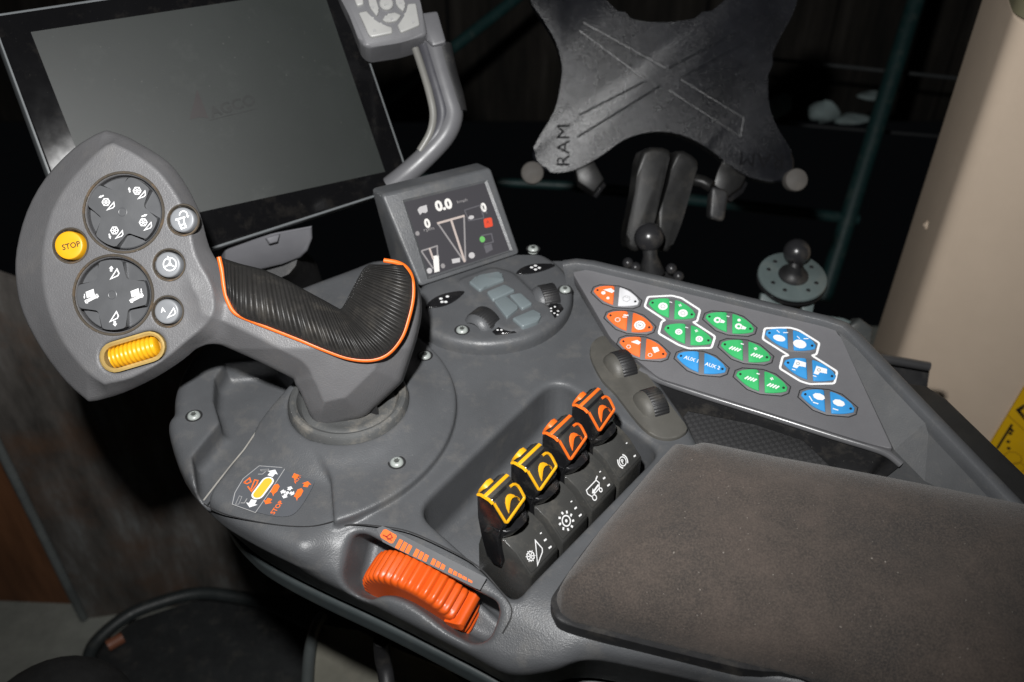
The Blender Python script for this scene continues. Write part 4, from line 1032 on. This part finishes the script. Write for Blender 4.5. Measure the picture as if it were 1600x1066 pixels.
fprism('roller_floor', JF, capsule(ca, cb, roll_r - .0004, 10), -.0078, -.0066, plastic('amber_floor', (.45, .22, .02), .4, .05), bez)
rc = JF.at(*((ca + cb) / 2), -.0045); L = np.linalg.norm(cb - ca) / 2 + roll_r * .40; V, F = [], []
e3 = JF.ex * re[0] + JF.ey * re[1]; n3 = JF.ex * rn[0] + JF.ey * rn[1]; NS = 66
for i in range(NS + 1):
    t = -1 + 2 * i / NS; rad_ = .0066 * (1 - .10 * t * t); g2 = .00045 * (.5 - .5 * math.cos(2 * math.pi * i / 6))
    if i in (0, NS): rad_ *= .8
    for k in range(17):
        a = math.pi * k / 16; V.append(rc + e3 * t * L + (n3 * math.cos(a) * .88 + JF.n * math.sin(a)) * (rad_ - g2))
for i in range(NS):
    for k in range(16): F.append((i * 17 + k, i * 17 + k + 1, (i + 1) * 17 + k + 1, (i + 1) * 17 + k))
F += [tuple(range(17))[::-1], tuple(range(NS * 17, NS * 17 + 17))]
me = mesh_from('roller', V, F, 70); bm = bmesh.new(); bm.from_mesh(me); bmesh.ops.recalc_face_normals(bm, faces=bm.faces); bm.to_mesh(me); bm.free(); smooth_mesh(me, 70)
link('roller', me, YELLOW, joy)

# ribbed rubber palm rest: top edge and piping edge in matching steps
topE = [(347, 403), (375, 412), (410, 421), (445, 436), (480, 455), (508, 470), (526, 480), (533, 482), (541, 470), (550, 452), (560, 433), (568, 420), (577, 413)]
botE = [(354, 462), (374, 494), (420, 512), (466, 530), (510, 548), (546, 560), (580, 562), (606, 552), (626, 528), (637, 498), (644, 465), (643, 434), (630, 414)]
tE, bE = spline([(*q, 0) for q in topE], 40), spline([(*q, 0) for q in botE], 40)
nS = len(tE); NR = 62; V, F = [], []; MT = 22
for i in range(nS):
    s = i / (nS - 1); rib = abs(math.sin(math.pi * NR * s)) ** .7
    # distance behind the focal plane: right arm leans away, like the body below it
    x_m = (tE[i][0] + bE[i][0]) / 2; tr2 = min(max((x_m - 470) / 180, 0), 1)
    wb = -.0035 - .004 * tr2 + .0005; wt = -.018 - .010 * tr2
    for k in range(MT + 1):
        t = k / MT; px = bE[i][0] + (tE[i][0] - bE[i][0]) * t; py = bE[i][1] + (tE[i][1] - bE[i][1]) * t
        bulge = .0115 * math.sin(math.pi * min(1, t * 1.0)) ** .65; edge = min(1, t * 9) * min(1, (1 - t) * 9)
        w = wb + (wt - wb) * t ** 1.4 + bulge + (rib - .5) * .0015 * edge
        u, v = JF.uv(px, py, w); V.append(JF.at(u, v, w))
    # tuck under at the far edge
    for d_, e_2 in ((.006, 6), (.014, 12)):
        u, v = JF.uv(tE[i][0], tE[i][1] + e_2, wt - d_); V.append(JF.at(u, v, wt - d_))
m = MT + 3
for i in range(nS - 1):
    for k in range(m - 1): F.append((i * m + k, i * m + k + 1, (i + 1) * m + k + 1, (i + 1) * m + k))
me = mesh_from('palm_grip', V, F, 80); bm = bmesh.new(); bm.from_mesh(me); bmesh.ops.recalc_face_normals(bm, faces=bm.faces); bm.to_mesh(me); bm.free(); smooth_mesh(me, 80)
grip = link('palm_grip', me, RUBBER, joy)
pip = spline([(342, 402), (347, 425), (350, 448), (355, 468), (366, 488), (390, 500), (420, 512), (466, 530), (510, 548), (546, 560), (580, 562.5), (606, 553), (627, 528), (638, 498), (645, 465), (644, 437), (636, 420), (622, 411), (600, 407)], 5)
path = []
for x, y in pip:
    tr2 = min(max((x - 470) / 180, 0), 1); w = -.0035 - .004 * tr2 + .0002
    if y < 440 and x > 560: w -= (440 - y) / 33 * .010
    u, v = JF.uv(x, y, w); path.append(JF.at(u, v, w))
tube('orange_piping', path, .00125, ORANGE2, joy, 8)

# ================================================================== TERMINAL MONITOR
TN = np.array([.45, -.66, .60]); TBR = PD(645, 289, .675)
TF = Frame(TBR, TN, None); th_ = TF.ex
mon = thing('terminal_monitor', TF.px(395, 375) + np.array([0, 0.03, -.02]), 'large black glass touch terminal switched off, behind the joystick', 'monitor')
mo = [(-17, 23), (527, -58), (645, 289), (141, 452)]
fprism('monitor_case', TF, rounded(TF.uvs(mo), .004, 3), -.022, -.0002, MONEDGE, mon, .0010)
fprism('bezel', TF, rounded(TF.uvs([(-12, 27), (525, -53), (640, 287), (144, 446)]), .003, 3), -.001, .0006, BEZEL, mon, .0003)
scrn = fprism('screen', TF, TF.uvs([(48, 51), (503, -18), (601, 269), (170, 363)]), 0, .0010, SCREEN, mon)
pr = Print(TF, .0013).text('AGCO', (330, 184), (401, 162), .9, .03); pr.pline([(327, 188), (400, 170)], .0006)
pr.build('logo', plastic('logo_dark', (.0068, .0080, .0076), .5, 0), scrn)
Print(TF, .0013).ppoly([(308, 140), (316, 160), (326, 185), (312, 183), (296, 187)]).build('logo', plastic('logo_red', (.0115, .0078, .0078), .5, 0), scrn)
# hinge bracket below
def scrP(px, py, w): return TF.px(px, py, w)
q = [scrP(352, 378, -.010), scrP(489, 352, -.010), scrP(490, 372, -.016), scrP(482, 392, -.022), scrP(470, 404, -.028), scrP(440, 412, -.032), scrP(352, 438, -.036)]
prism('hinge_bracket', q, -TF.n * .03, MONGREY, mon, .003, 3)
prism('bracket_latch', [scrP(416, 372, -.0085), scrP(438, 365, -.0085), scrP(434, 378, -.010), scrP(422, 381, -.010)], -TF.n * .004, MONGREY, mon, .0008)
a0 = scrP(430, 400, -.04); tube('support_arm', [a0, a0 + np.array([.0, .05, -.05]), a0 + np.array([.0, .09, -.16])], .016, BLACKM, mon, 14)

# ================================================================== KEYPAD GRAB HANDLE beside the terminal
kd = .640; KN = ROT[:, 2] + np.array([.10, .05, .20])
HF = Frame(PD(610, 40, kd), KN, ROT[:, 0])
hand = thing('keypad_handle', HF.px(660, 200, -.02), 'grey grab handle with a pad of pale keys, right of the big terminal', 'keypad handle')
fprism('keypad_body', HF, rounded(HF.uvs([(505, -70), (632, -80), (656, 0), (669, 54), (622, 68), (574, 75), (562, 66), (545, 22), (528, -10)]), .004, 3), -.022, 0, plastic('keypad_grey', (.125, .125, .132), .45, .12), hand, .003, 3)
hz = lambda x, y: (530 + x / 8, y / 8)
def padkey(q): fprism('pad_key', HF, rounded(HF.uvs([hz(*a) for a in q]), .0012, 2), -.001, .0022, KEYW, hand, .0010, 3)
padkey([(240, 175), (350, 150), (420, 250), (520, 320), (660, 350), (670, 430), (400, 485), (370, 450)])
padkey([(850, 65), (960, 55), (1010, 330), (770, 430), (725, 330), (830, 200)])
padkey([(180, -20), (300, -30), (310, 70), (225, 95)])
padkey([(355, -20), (460, -20), (500, 150), (470, 225), (385, 110)]); padkey([(690, -20), (800, -30), (830, 90), (800, 165), (720, 90)])
padkey([(530, 265), (590, 200), (690, 165), (780, 205), (720, 280), (600, 300)])
kcen = HF.uv(*hz(590, 60)); link('pad_key', lathe_mesh('pad_key', [(.0047, -.001), (.0047, .0020), (.0040, .0028), (.0001, .0030)], 24), KEYW, hand, matrix=HF.matrix(kcen[0], kcen[1], 0))
pr = Print(HF, .0026)
for x, y in ((440, 380), (920, 270), (655, 235), (420, 85), (760, 30)): pr.pdisc(*hz(x, y), .0011)
pr.build('legend', PRGREY, hand)
Print(HF, .0034).text('OK', hz(560, 70), hz(625, 62), .9).build('legend', PRGREY, hand)
fprism('shoulder', HF, rounded(HF.uvs([(655, 20), (684, 16), (698, 66), (676, 72), (664, 58)], -.003), .002, 2), -.022, -.003, plastic('shoulder_grey', (.105, .105, .112), .45, .12), hand, .002, 2)
gp = [HF.px(x, y, w) for x, y, w in ((676, 62, -.012), (688, 110, -.014), (700, 150, -.016), (707, 180, -.018), (696, 210, -.020), (670, 240, -.024), (640, 268, -.028), (610, 292, -.034))]
gp = spline(gp, 5)
tube('grip_bar', gp, [.0074] * len(gp), plastic('handle_grey', (.115, .115, .122), .4, .1), hand, 14)
gi = spline([HF.px(x, y, w) for x, y, w in ((649, 76, -.010), (662, 115, -.011), (672, 150, -.012), (677, 180, -.014), (672, 208, -.016), (656, 236, -.020))], 5)
tube('inner_rail', gi, .0026, plastic('rail_grey', (.165, .162, .15), .4, .05), hand, 10)
web = spline([HF.px(x, y, w) for x, y, w in ((664, 72, -.012), (676, 115, -.013), (688, 155, -.015), (692, 182, -.017), (684, 208, -.019), (664, 236, -.023))], 5)
tube('grip_web', web, .0052, plastic('web_grey', (.05, .05, .058), .45, .1), hand, 10)
tube('rubber_sleeve', spline([HF.px(x, y, w) for x, y, w in ((691, 72, -.013), (700, 115, -.015), (710, 150, -.017), (715, 176, -.019))], 4), .0068, BLACKM, hand, 12)

# ================================================================== TABLET HOLDER (X-shaped cradle on a ball arm)
xd = .80; XC = PD(1040, 140, xd)
XN = CAM - PD(815, 400, xd); XN = XN / np.linalg.norm(XN); XF = Frame(XC, XN, ROT[:, 0])
hold = thing('tablet_holder', P(1016, 410, -.03) + np.array([0, .03, 0]), 'black X-shaped tablet cradle with round grey tips on a ball arm', 'tablet holder')
xo = [(833, 9), (848, 30), (869, 66), (878, 102), (876, 132), (866, 174), (838, 222), (832, 244), (845, 264), (868, 270), (892, 267), (914, 258), (944, 240), (974, 219), (1010, 207), (1049, 207), (1085, 219), (1115, 238), (1145, 261), (1175, 278), (1220, 285), (1238, 272), (1242, 250), (1232, 228), (1211, 192), (1201, 156), (1202, 99), (1220, 57), (1238, 24), (1247, -10), (1240, -40), (1205, -52), (1165, -30), (1133, 0), (1100, 24), (1055, 34), (1010, 34), (974, 24), (947, 0), (915, -32), (875, -52), (838, -42), (827, -15)]
cradle = fprism('cradle', XF, XF.uvs(spline(xo, 3, True)), -.017, 0, HOLDER, hold, .0030, 3)
xz = lambda x, y: (800 + x / 3.332, y / 3.332)
def xrib(a, b, r=.0009): tube('rib', [XF.px(*xz(*a), .0001), XF.px(*xz(*b), .0001)], r, HOLDER, cradle, 6)
for a, b in (((372, 118), (800, 356)), ((350, 160), (690, 410)), ((815, 356), (1180, 165)), ((880, 408), (1210, 225)), ((700, 420), (350, 600)), ((770, 450), (340, 715)), ((880, 415), (1205, 615)), ((815, 470), (1190, 712)), ((1205, 615), (1190, 712))): xrib(a, b)
EMB = plastic('embossed_letters', (.006, .006, .007), .6, .2, 0, spec=.05)
Print(XF, .0004).text('RAM', xz(300, 862), xz(300, 650), .9).build('lettering', EMB, cradle)
Print(XF, .0004).text('RAM', xz(1415, 805), xz(1190, 790), .9).build('lettering', EMB, cradle)
def tip(px, py):
    u, v = XF.uv(px, py, .010); M = XF.matrix(u, v, .010)
    o = link('grip_tip', lathe_mesh('grip_tip', [(.0001, .0014), (.0070, .0012), (.0090, .0002), (.0097, -.002), (.0090, -.012), (.005, -.013)], 28), KNOBG, hold, matrix=M)
tip(832, 270); tip(1245, 281)
for q in ([(898, 260), (926, 248), (944, 280), (928, 301), (903, 284)], [(1166, 276), (1130, 248), (1114, 288), (1138, 307), (1158, 292)]):
    prism('clip', [XF.px(*a, -.008) for a in q], -XF.n * .010 + np.array([0, 0, -.004]), ALU, hold, .001)
    prism('clip_pad', [XF.px(*(np.array(a) + (4, 10)), -.016) for a in q], -XF.n * .010, BLACK, hold, .002)
# arm: two half shells round a ball
ad = .735
AF = Frame(PD(1030, 300, ad), ROT[:, 2] + np.array([.05, 0, -.16]), ROT[:, 0])
for q in ([(1004, 236), (1046, 234), (1043, 262), (1024, 342), (1016, 362), (1000, 392), (982, 388), (979, 366), (992, 300)],
          [(1058, 236), (1090, 250), (1086, 275), (1068, 340), (1056, 372), (1044, 394), (1030, 384), (1026, 352), (1044, 288)]):
    fprism('arm_shell', AF, AF.uvs(spline(q, 3, True)), -.026, 0, ALU, hold, .0085, 5)
def ball(name, c, r, mat, parent): return link(name, lathe_mesh(name, [(max(1e-5, r * math.sin(math.pi * k / 18)), -r * math.cos(math.pi * k / 18)) for k in range(19)], 28, 80), mat, parent, matrix=Matrix.Translation(Vector(c)))
BALLM = plastic('black_ball', (.022, .022, .024), .28, .1, .12)
b0 = PD(1014, 371, ad - .012); ball('ball', b0, .0112, BALLM, hold)
tube('ball_stem', [b0, PD(1016, 400, ad - .01), PD(1018, 425, ad)], [.006, .0055, .010], BLACKM, hold, 12)
bq_ = PD(1018, 440, ad); tube('base_post', [bq_, np.array([bq_[0], bq_[1], FZ])], .018, BLACKM, hold, 14)
prism('base_plate', [PD(965, 418, ad + .01), PD(1066, 432, ad + .01), PD(1080, 470, ad - .01), PD(960, 460, ad - .01)], (0, 0, -.012), BLACKM, hold, .001)
for x, y in ((981, 411), (993, 418), (1049, 420), (1060, 432)): ball('bolt_head', PD(x, y, ad - .004), .0042, BALLM, hold)
kb = AF.px(1098, 284, -.008)
tube('clamp_bolt', [AF.px(1078, 280, -.008), kb, AF.px(1112, 292, -.004)], .005, ALU, hold, 12)
fprism('clamp_knob', AF, rounded(AF.uvs([(1112, 290), (1140, 298), (1132, 348), (1108, 342)], -.004), .004, 3), -.014, -.004, BLACKM, hold, .003, 3)

# ================================================================== BALL MOUNT on the right
md = .80; mz = PD(1238, 432, md)
mount = thing('ball_mount', PD(1238, 500, md), 'small ball on a pale round plate, right behind the key panel', 'ball mount')
PALE = plastic('pale_alloy', (.11, .14, .14), .45, .2, .15, .2)
nrm = np.array([0, -.15, .99]); Mf = Frame(mz, nrm, [1, 0, 0])
link('round_plate', lathe_mesh('round_plate', [(.0001, .0015), (.026, .0015), (.028, .0008), (.0285, -.001), (.027, -.003), (.0001, -.003)], 40), PALE, mount, matrix=Mf.matrix())
link('plate_flange', lathe_mesh('plate_flange', [(.0290, -.0032), (.0285, -.006), (.024, -.008), (.010, -.009)], 40), BLACKM, mount, matrix=Mf.matrix())
for a in (.5, 1.1, 2.2, 2.8, 3.6, 4.2, 5.2, 5.8): link('bolt_hole', lathe_mesh('bolt_hole', [(.0001, .0020), (.0016, .0019), (.0019, .0015)], 10), PRDARK, mount, matrix=Mf.matrix(.020 * math.cos(a), .020 * math.sin(a)))
bc = PD(1245, 394, md); st0 = Mf.at(.0005, 0, -.004); link('stem_foot', lathe_mesh('stem_foot', [(.0125, .0016), (.0120, .003), (.0085, .0045), (.006, .009), (.005, .014)], 28), BLACKM, mount, matrix=Mf.matrix(.0005, 0)); tube('ball_stem', [st0, bc], .0052, BLACKM, mount, 14)
ball('ball', bc, .0112, BALLM, mount)
for q in ([(1190, 458), (1222, 468), (1224, 490), (1186, 480)], [(1252, 470), (1274, 468), (1268, 498), (1256, 500)]):
    prism('spacer', [PD(x, y, md - .005) for x, y in q], ROT[:, 2] * -.006, PALE, mount, .0008)
pq = PD(1238, 436, md); tube('post', [pq - np.array([0, 0, .005]), np.array([pq[0], pq[1], FZ])], .014, BLACKM, mount, 14)
# clamp pieces behind the panel corner
clampo = thing('clamp_bracket', PD(1320, 560, .80), 'pale metal clamp half hidden behind the right corner of the key panel', 'clamp')
prism('clamp_plate', [PD(1282, 492, .80), PD(1318, 497, .80), PD(1336, 505, .80), (PD(1338, 520, .80)), PD(1300, 512, .80)], ROT[:, 2] * -.01, PALE, clampo, .001)
prism('clamp_jaw', [PD(1325, 510, .79), PD(1345, 497, .79), PD(1366, 512, .79), PD(1362, 540, .79), PD(1330, 535, .79)], ROT[:, 2] * -.02, plastic('clamp_grey', (.06, .065, .065), .4, .2, .2), clampo, .003, 3)
cq = PD(1338, 525, .80); tube('clamp_post', [cq, np.array([cq[0], cq[1], FZ])], .012, BLACKM, clampo, 12)
# black rail fixed to the pillar
rail = thing('mounting_rail', PD(1400, 600, .74), 'glossy black channel rail against the beige pillar', 'rail')
prism('rail_web', [PD(1320, 545, .745), PD(1454, 568, .745), PD(1446, 626, .745), (PD(1320, 600, .745))], ROT[:, 2] * -.006, BLACKM, rail)
RAILM = plastic('rail_black', (.05, .05, .052), .34, .0, .03, spec=1.0)
tube('rail_flange', [PD(1320, 550, .735), PD(1452, 573, .735)], .0036, RAILM, rail, 24)
tube('rail_flange', [PD(1330, 600, .735), PD(1445, 621, .735)], .0030, RAILM, rail, 24)

# ================================================================== CAB PILLAR, sticker, black housing
pil = thing('cab_pillar', P(1520, 560, -.30), 'beige moulded cab pillar rising at the right edge', 'pillar')
pa, pb, pe = PD(1448, 270, .98)[:2], PD(1505, 270, .815)[:2], PD(1800, 270, .74)[:2]
pol = [pa, pb, pe, pe + np.array([.25, .3]), pa + np.array([.30, .2])]
pol = rounded(pol, [.006, .022, .01, .01, .01], 8)
ztop = PD(1560, 10, .815)[2] + .022
prism('pillar_trim', [np.array([*q, ztop]) for q in pol], (0, 0, -(ztop + .45)), BEIGE, pil, .002, 2, angle=60)
pcen = np.mean(pol, 0); prism('upper_trim', [np.array([*((q - pcen) * 1.012 + pcen), ztop + .25]) for q in pol], (0, 0, -.2465), plastic('olive_trim', (.20, .185, .115), .6, .1), pil, angle=60)
nab = np.array([(pb - pa)[1], -(pb - pa)[0], 0]); nab = nab / np.linalg.norm(nab); nab = nab if nab[0] < 0 else -nab; PAF = Frame(np.array([*pa, 0]), nab); plug = PAF.px(1447, 352, .0006); link('trim_plug', lathe_mesh('trim_plug', [(.0001, .003), (.003, .0010), (.0045, .0003), (.0047, -.004)], 20), BEIGE, pil, matrix=Frame(plug, nab).matrix())
# yellow warning sticker on the pillar face
fdir = pe - pb; fdir /= np.linalg.norm(fdir); SN = np.array([fdir[1], -fdir[0], 0]); SN = SN if SN[1] < 0 else -SN
SF = Frame(np.array([*pb, 0]) + SN * .0025, SN, [fdir[0], fdir[1], 0])
stick = thing('warning_sticker', SF.px(1580, 740), 'yellow warning sticker with black pictograms on the pillar, cut by the right edge', 'sticker')
fprism('sticker_sheet', SF, SF.uvs([(1600, 604), (1680, 560), (1740, 760), (1640, 830), (1528, 722)]), -.0006, 0, SIGNY, stick)
sy = lambda x, y: (1320 + x / 3.807, 520 + y / 3.807)
pr = Print(SF, .0005).pline([sy(905, 690), sy(995, 545)], .0022).pline([sy(985, 570), sy(1000, 590)], .003)
for x, y in ((985, 600), (972, 648), (975, 688)): pr.pdisc(*sy(x, y), .0018)
pr.pline([sy(1070, 430), sy(1025, 460), sy(1075, 520)], .0022).pline([sy(1070, 445), sy(1040, 463), sy(1075, 500)], .0012)
pr.build('pictogram', PRDARK, stick)
pr = Print(SF, .0004).pline([sy(870, 650), sy(1066, 320)], .0008).pline([sy(970, 490), sy(1090, 600)], .0012).ring(SF.uv(*sy(1000, 745), .0004), .008, .0010, 8).ring(SF.uv(*sy(1035, 800), .0004), .006, .0010, 8)
pr.build('pictogram', plastic('ochre_print', (.42, .24, .01), .5, 0), stick)
hb_ = thing('black_housing', P(1500, 720, -.10), 'black moulded housing between the console rim and the beige pillar', 'housing')
hq = [P(1385, 590, -.004), P(1448, 604, -.004), P(1466, 609, -.004), P(1482, 621, -.004), P(1600, 742, -.004), P(1720, 865, -.004), P(1640, 900, -.004), P(1560, 800, -.004), P(1440, 690, -.004)]
prism('housing_body', hq, (0, 0, -.10), plastic('housing_black', (.017, .017, .017), .5, .15, .02), hb_, .004, 3)

# ================================================================== WHAT SHOWS BEYOND: teal frame, ledge, pale lumps
fr_ = thing('guard_frame', PD(1320, 420, 1.5) - np.array([0, 0, .5]), 'dark teal tubular frame in the darkness behind the tablet cradle', 'frame')
for a, b, da, db, r in (((560, 190), (880, -60), 1.35, 1.5, .009), ((1450, -60), (1285, 470), 1.5, 1.5, .014), ((600, 276), (900, 291), 1.45, 1.45, .007), ((900, 291), (1340, 343), 1.45, 1.5, .009)):
    tube('frame_tube', [PD(*a, da), PD(*b, db)], r, TEALBAR, fr_, 12)
led_ = thing('far_ledge', PD(1340, 210, 1.7), 'thin grey ledge strips far back right of the tablet cradle', 'ledge')
tube('ledge_strip', [PD(1190, 91, 1.7), PD(1520, 125, 1.7)], .0035, LEDGE, led_, 8)
tube('ledge_strip', [PD(1180, 190, 1.7), PD(1500, 216, 1.7)], .003, plastic('ledge_dark', (.03, .032, .034), .6, .1), led_, 8)
def lump(px, py, rx, ry, label):  # uneven pale lump set far back
    c = PD(px, py, 1.68); V, F = [], []; n, m = 14, 8; rg = random.Random(px)
    ph = [rg.uniform(0, 6.28) for _ in range(4)]
    for i in range(m + 1):
        b = math.pi * i / m
        for k in range(n):
            a = 2 * math.pi * k / n; k2 = 1 + .18 * math.sin(2 * a + ph[0]) + .14 * math.sin(3 * a + ph[1]) + .1 * math.sin(4 * b + ph[2] + a)
            V.append(c + ROT[:, 0] * rx * math.cos(a) * math.sin(b) * k2 + np.array([0, 0, 1.0]) * ry * math.cos(b) * k2 + np.array([0, 1.0, 0]) * rx * .6 * math.sin(a) * math.sin(b))
    for i in range(m):
        for k in range(n): F.append((i * n + k, i * n + (k + 1) % n, (i + 1) * n + (k + 1) % n, (i + 1) * n + k))
    me = mesh_from('pale_lump', V, F, 70); bm = bmesh.new(); bm.from_mesh(me); bmesh.ops.remove_doubles(bm, verts=bm.verts, dist=1e-6); bmesh.ops.recalc_face_normals(bm, faces=bm.faces); bm.to_mesh(me); bm.free(); smooth_mesh(me, 70)
    tag(link('pale_lump', me, PALELUMP), label, 'lump', 'pale lumps in the far dark')
lump(1217, 166, .022, .019, 'pale scrap in the dark touching the cradle edge')
lump(1284, 175, .026, .017, 'pale uneven scrap, middle one in the dark')
lump(1332, 186, .030, .007, 'flat pale scrap ending at the teal tube')
lump(1362, 150, .026, .006, 'thin pale scrap above the others, against the teal tube')

# ================================================================== GROUND, STEEL SHEET, SEAT SIDE (lower left)
def struct(o): o['kind'] = 'structure'; return o
def concrete():
    m, t, b = nodes('concrete'); v = coords(t)
    t.links.new(ramp(t, noise(t, v, 9, 8, .65), [(.3, (.20, .21, .19)), (.7, (.38, .39, .35))]), b.inputs['Base Color']); b.inputs['Roughness'].default_value = .9
    bump(t, b, noise(t, v, 70, 6), .4, .004); return m
bm = bmesh.new(); bm.faces.new([bm.verts.new(q) for q in ((-3, -.5, FZ), (3, -.5, FZ), (3, 1.45, FZ), (-3, 1.45, FZ))]); struct(link('floor', bm_mesh(bm, 'floor'), concrete()))
def rusty():
    m, t, b = nodes('rusty_steel'); v = coords(t)
    mp = t.nodes.new('ShaderNodeMapping'); mp.inputs['Scale'].default_value = (1, 1, .22); t.links.new(v, mp.inputs['Vector'])
    n1 = noise(t, mp.outputs['Vector'], 16, 7, .7); n2 = noise(t, v, 6, 6, .65)
    c = ramp(t, n1, [(.32, (.058, .053, .048)), (.5, (.155, .142, .13)), (.68, (.32, .34, .34))])
    c = mix(t, ramp(t, n2, [(.48, (0, 0, 0)), (.66, (.7,) * 3)]), c, (.17, .09, .05)); t.links.new(c, b.inputs['Base Color'])
    b.inputs['Roughness'].default_value = .65; bump(t, b, n1, .3, .003); return m
s0, s1 = P(131, 968, FZ), P(560, 908, FZ)
sd2 = (s1 - s0) / np.linalg.norm(s1 - s0); sn = np.array([sd2[1], -sd2[0], 0]); sn = sn if sn[1] < 0 else -sn
sheet = thing('steel_sheet', s0, 'streaky rusty steel sheet standing behind the console at lower left', 'steel sheet')
SHT = Frame(s0, sn, sd2); top_l = SHT.px(-60, 560)
q = [SHT.px(131, 968), s1, SHT.px(470, 640), SHT.px(260, 520), SHT.px(-150, 380), SHT.px(-6, 690)]
prism('sheet', q, -sn * .008, rusty(), sheet, .001)
tube('sheet_edge', [SHT.px(131, 966, .003), SHT.px(-6, 690, .003), SHT.px(-150, 400, .003)], .006, plastic('edge_steel', (.15, .165, .165), .5, .3, .2, .3), sheet, 8)
brd = thing('brown_board', P(40, 955, FZ), 'orange-brown board behind the steel sheet at the left edge', 'board')
bq0, bq1 = P(-120, 935, FZ), P(200, 948, FZ)
def woodm():
    m, t, b = nodes('brown_board'); v = coords(t); mp = t.nodes.new('ShaderNodeMapping'); mp.inputs['Scale'].default_value = (6, 6, 1); t.links.new(v, mp.inputs['Vector'])
    t.links.new(ramp(t, noise(t, mp.outputs['Vector'], 8, 5, .6), [(.3, (.14, .055, .022)), (.7, (.27, .115, .05))]), b.inputs['Base Color']); b.inputs['Roughness'].default_value = .7; return m
bnm = np.cross(bq1 - bq0, [0, 0, 1]); bnm /= np.linalg.norm(bnm)
prism('board_face', [bq0, bq1, bq1 + np.array([0, 0, .5]), bq0 + np.array([0, 0, .5])], np.array([0, .02, 0]), woodm(), brd, .002)
# dark rubber mat with a raised rim
MZ = -.62
mat_ = thing('rubber_mat', P(330, 1010, MZ), 'dark rubber footwell mat with a raised rim below the console', 'mat')
prism('mat_sheet', [P(140, 1100, MZ), P(152, 1012, MZ), P(205, 968, MZ), P(300, 938, MZ), P(380, 925, MZ), P(640, 930, MZ), P(800, 1000, MZ), P(800, 1200, MZ), P(140, 1200, MZ)], (0, 0, -.03), plastic('mat_rubber', (.022, .024, .025), .6, .3, .1, .3), mat_, .004)
rimp = spline([P(136, 1040, MZ + .01), P(150, 1004, MZ + .012), P(200, 962, MZ + .014), P(255, 940, MZ + .014), P(305, 928, MZ + .014), P(350, 930, MZ + .014), P(420, 945, MZ + .012), P(500, 985, MZ + .01)], 5)
tube('mat_rim', rimp, .008, plastic('rim_rubber', (.024, .029, .030), .45, .2, .1), mat_, 10)
tube('mat_leg', [P(300, 1000, MZ - .03), P(300, 1000, FZ)], .03, BLACKM, mat_, 10)
tube('rim_reflector', [P(168, 1010, MZ + .006), P(192, 996, MZ + .006)], .007, plastic('red_brown', (.24, .09, .05), .5, .2), mat_, 8)
# black rounded seat bolster at the bottom left corner
bol = PD(88, 1146, .62); V, F = [], []
me = lathe_mesh('seat_bolster', [(.052, FZ - bol[2]), (.052, -.004)] + [(.052 * math.cos(math.pi / 2 * k / 10) ** .8 + 1e-5, .032 * math.sin(math.pi / 2 * k / 10)) for k in range(1, 11)], 32, 80)
tag(link('seat_bolster', me, plastic('bolster_black', (.012, .012, .012), .7, .3), matrix=Matrix.Translation(Vector(bol))), 'black rounded seat edge in the bottom left corner', 'seat edge')
# grey-beige seat base panel under the console
SZ = -.30
sb = thing('driver_seat', P(560, 1060, SZ - .2), 'dull grey-beige side of the driver seat under the console edge', 'seat')
prism('base_panel', [P(494, 968, SZ), P(560, 985, SZ), P(700, 1040, SZ), P(800, 1120, SZ), P(780, 1250, SZ), P(480, 1250, SZ), P(484, 1030, SZ)], (0, 0, -.35), plastic('base_beige', (.17, .165, .135), .6, .2, .15, .2), sb, .008, 3)
tube('base_piping', spline([P(505, 962, SZ + .003), P(492, 985, SZ + .003), P(484, 1020, SZ + .003), P(480, 1070, SZ + .003), P(478, 1140, SZ + .003)], 5), .005, plastic('piping_grey', (.06, .068, .068), .45, .1), sb, 10)
tag(tube('cable', spline([P(596, 1000, -.12), P(598, 1030, -.14), P(604, 1060, -.15), P(608, 1120, -.16)], 5), .005, BLACKM, None, 10), 'black cable hanging down from the console edge', 'cable')

# weathered boarding far behind, barely reached by the flash
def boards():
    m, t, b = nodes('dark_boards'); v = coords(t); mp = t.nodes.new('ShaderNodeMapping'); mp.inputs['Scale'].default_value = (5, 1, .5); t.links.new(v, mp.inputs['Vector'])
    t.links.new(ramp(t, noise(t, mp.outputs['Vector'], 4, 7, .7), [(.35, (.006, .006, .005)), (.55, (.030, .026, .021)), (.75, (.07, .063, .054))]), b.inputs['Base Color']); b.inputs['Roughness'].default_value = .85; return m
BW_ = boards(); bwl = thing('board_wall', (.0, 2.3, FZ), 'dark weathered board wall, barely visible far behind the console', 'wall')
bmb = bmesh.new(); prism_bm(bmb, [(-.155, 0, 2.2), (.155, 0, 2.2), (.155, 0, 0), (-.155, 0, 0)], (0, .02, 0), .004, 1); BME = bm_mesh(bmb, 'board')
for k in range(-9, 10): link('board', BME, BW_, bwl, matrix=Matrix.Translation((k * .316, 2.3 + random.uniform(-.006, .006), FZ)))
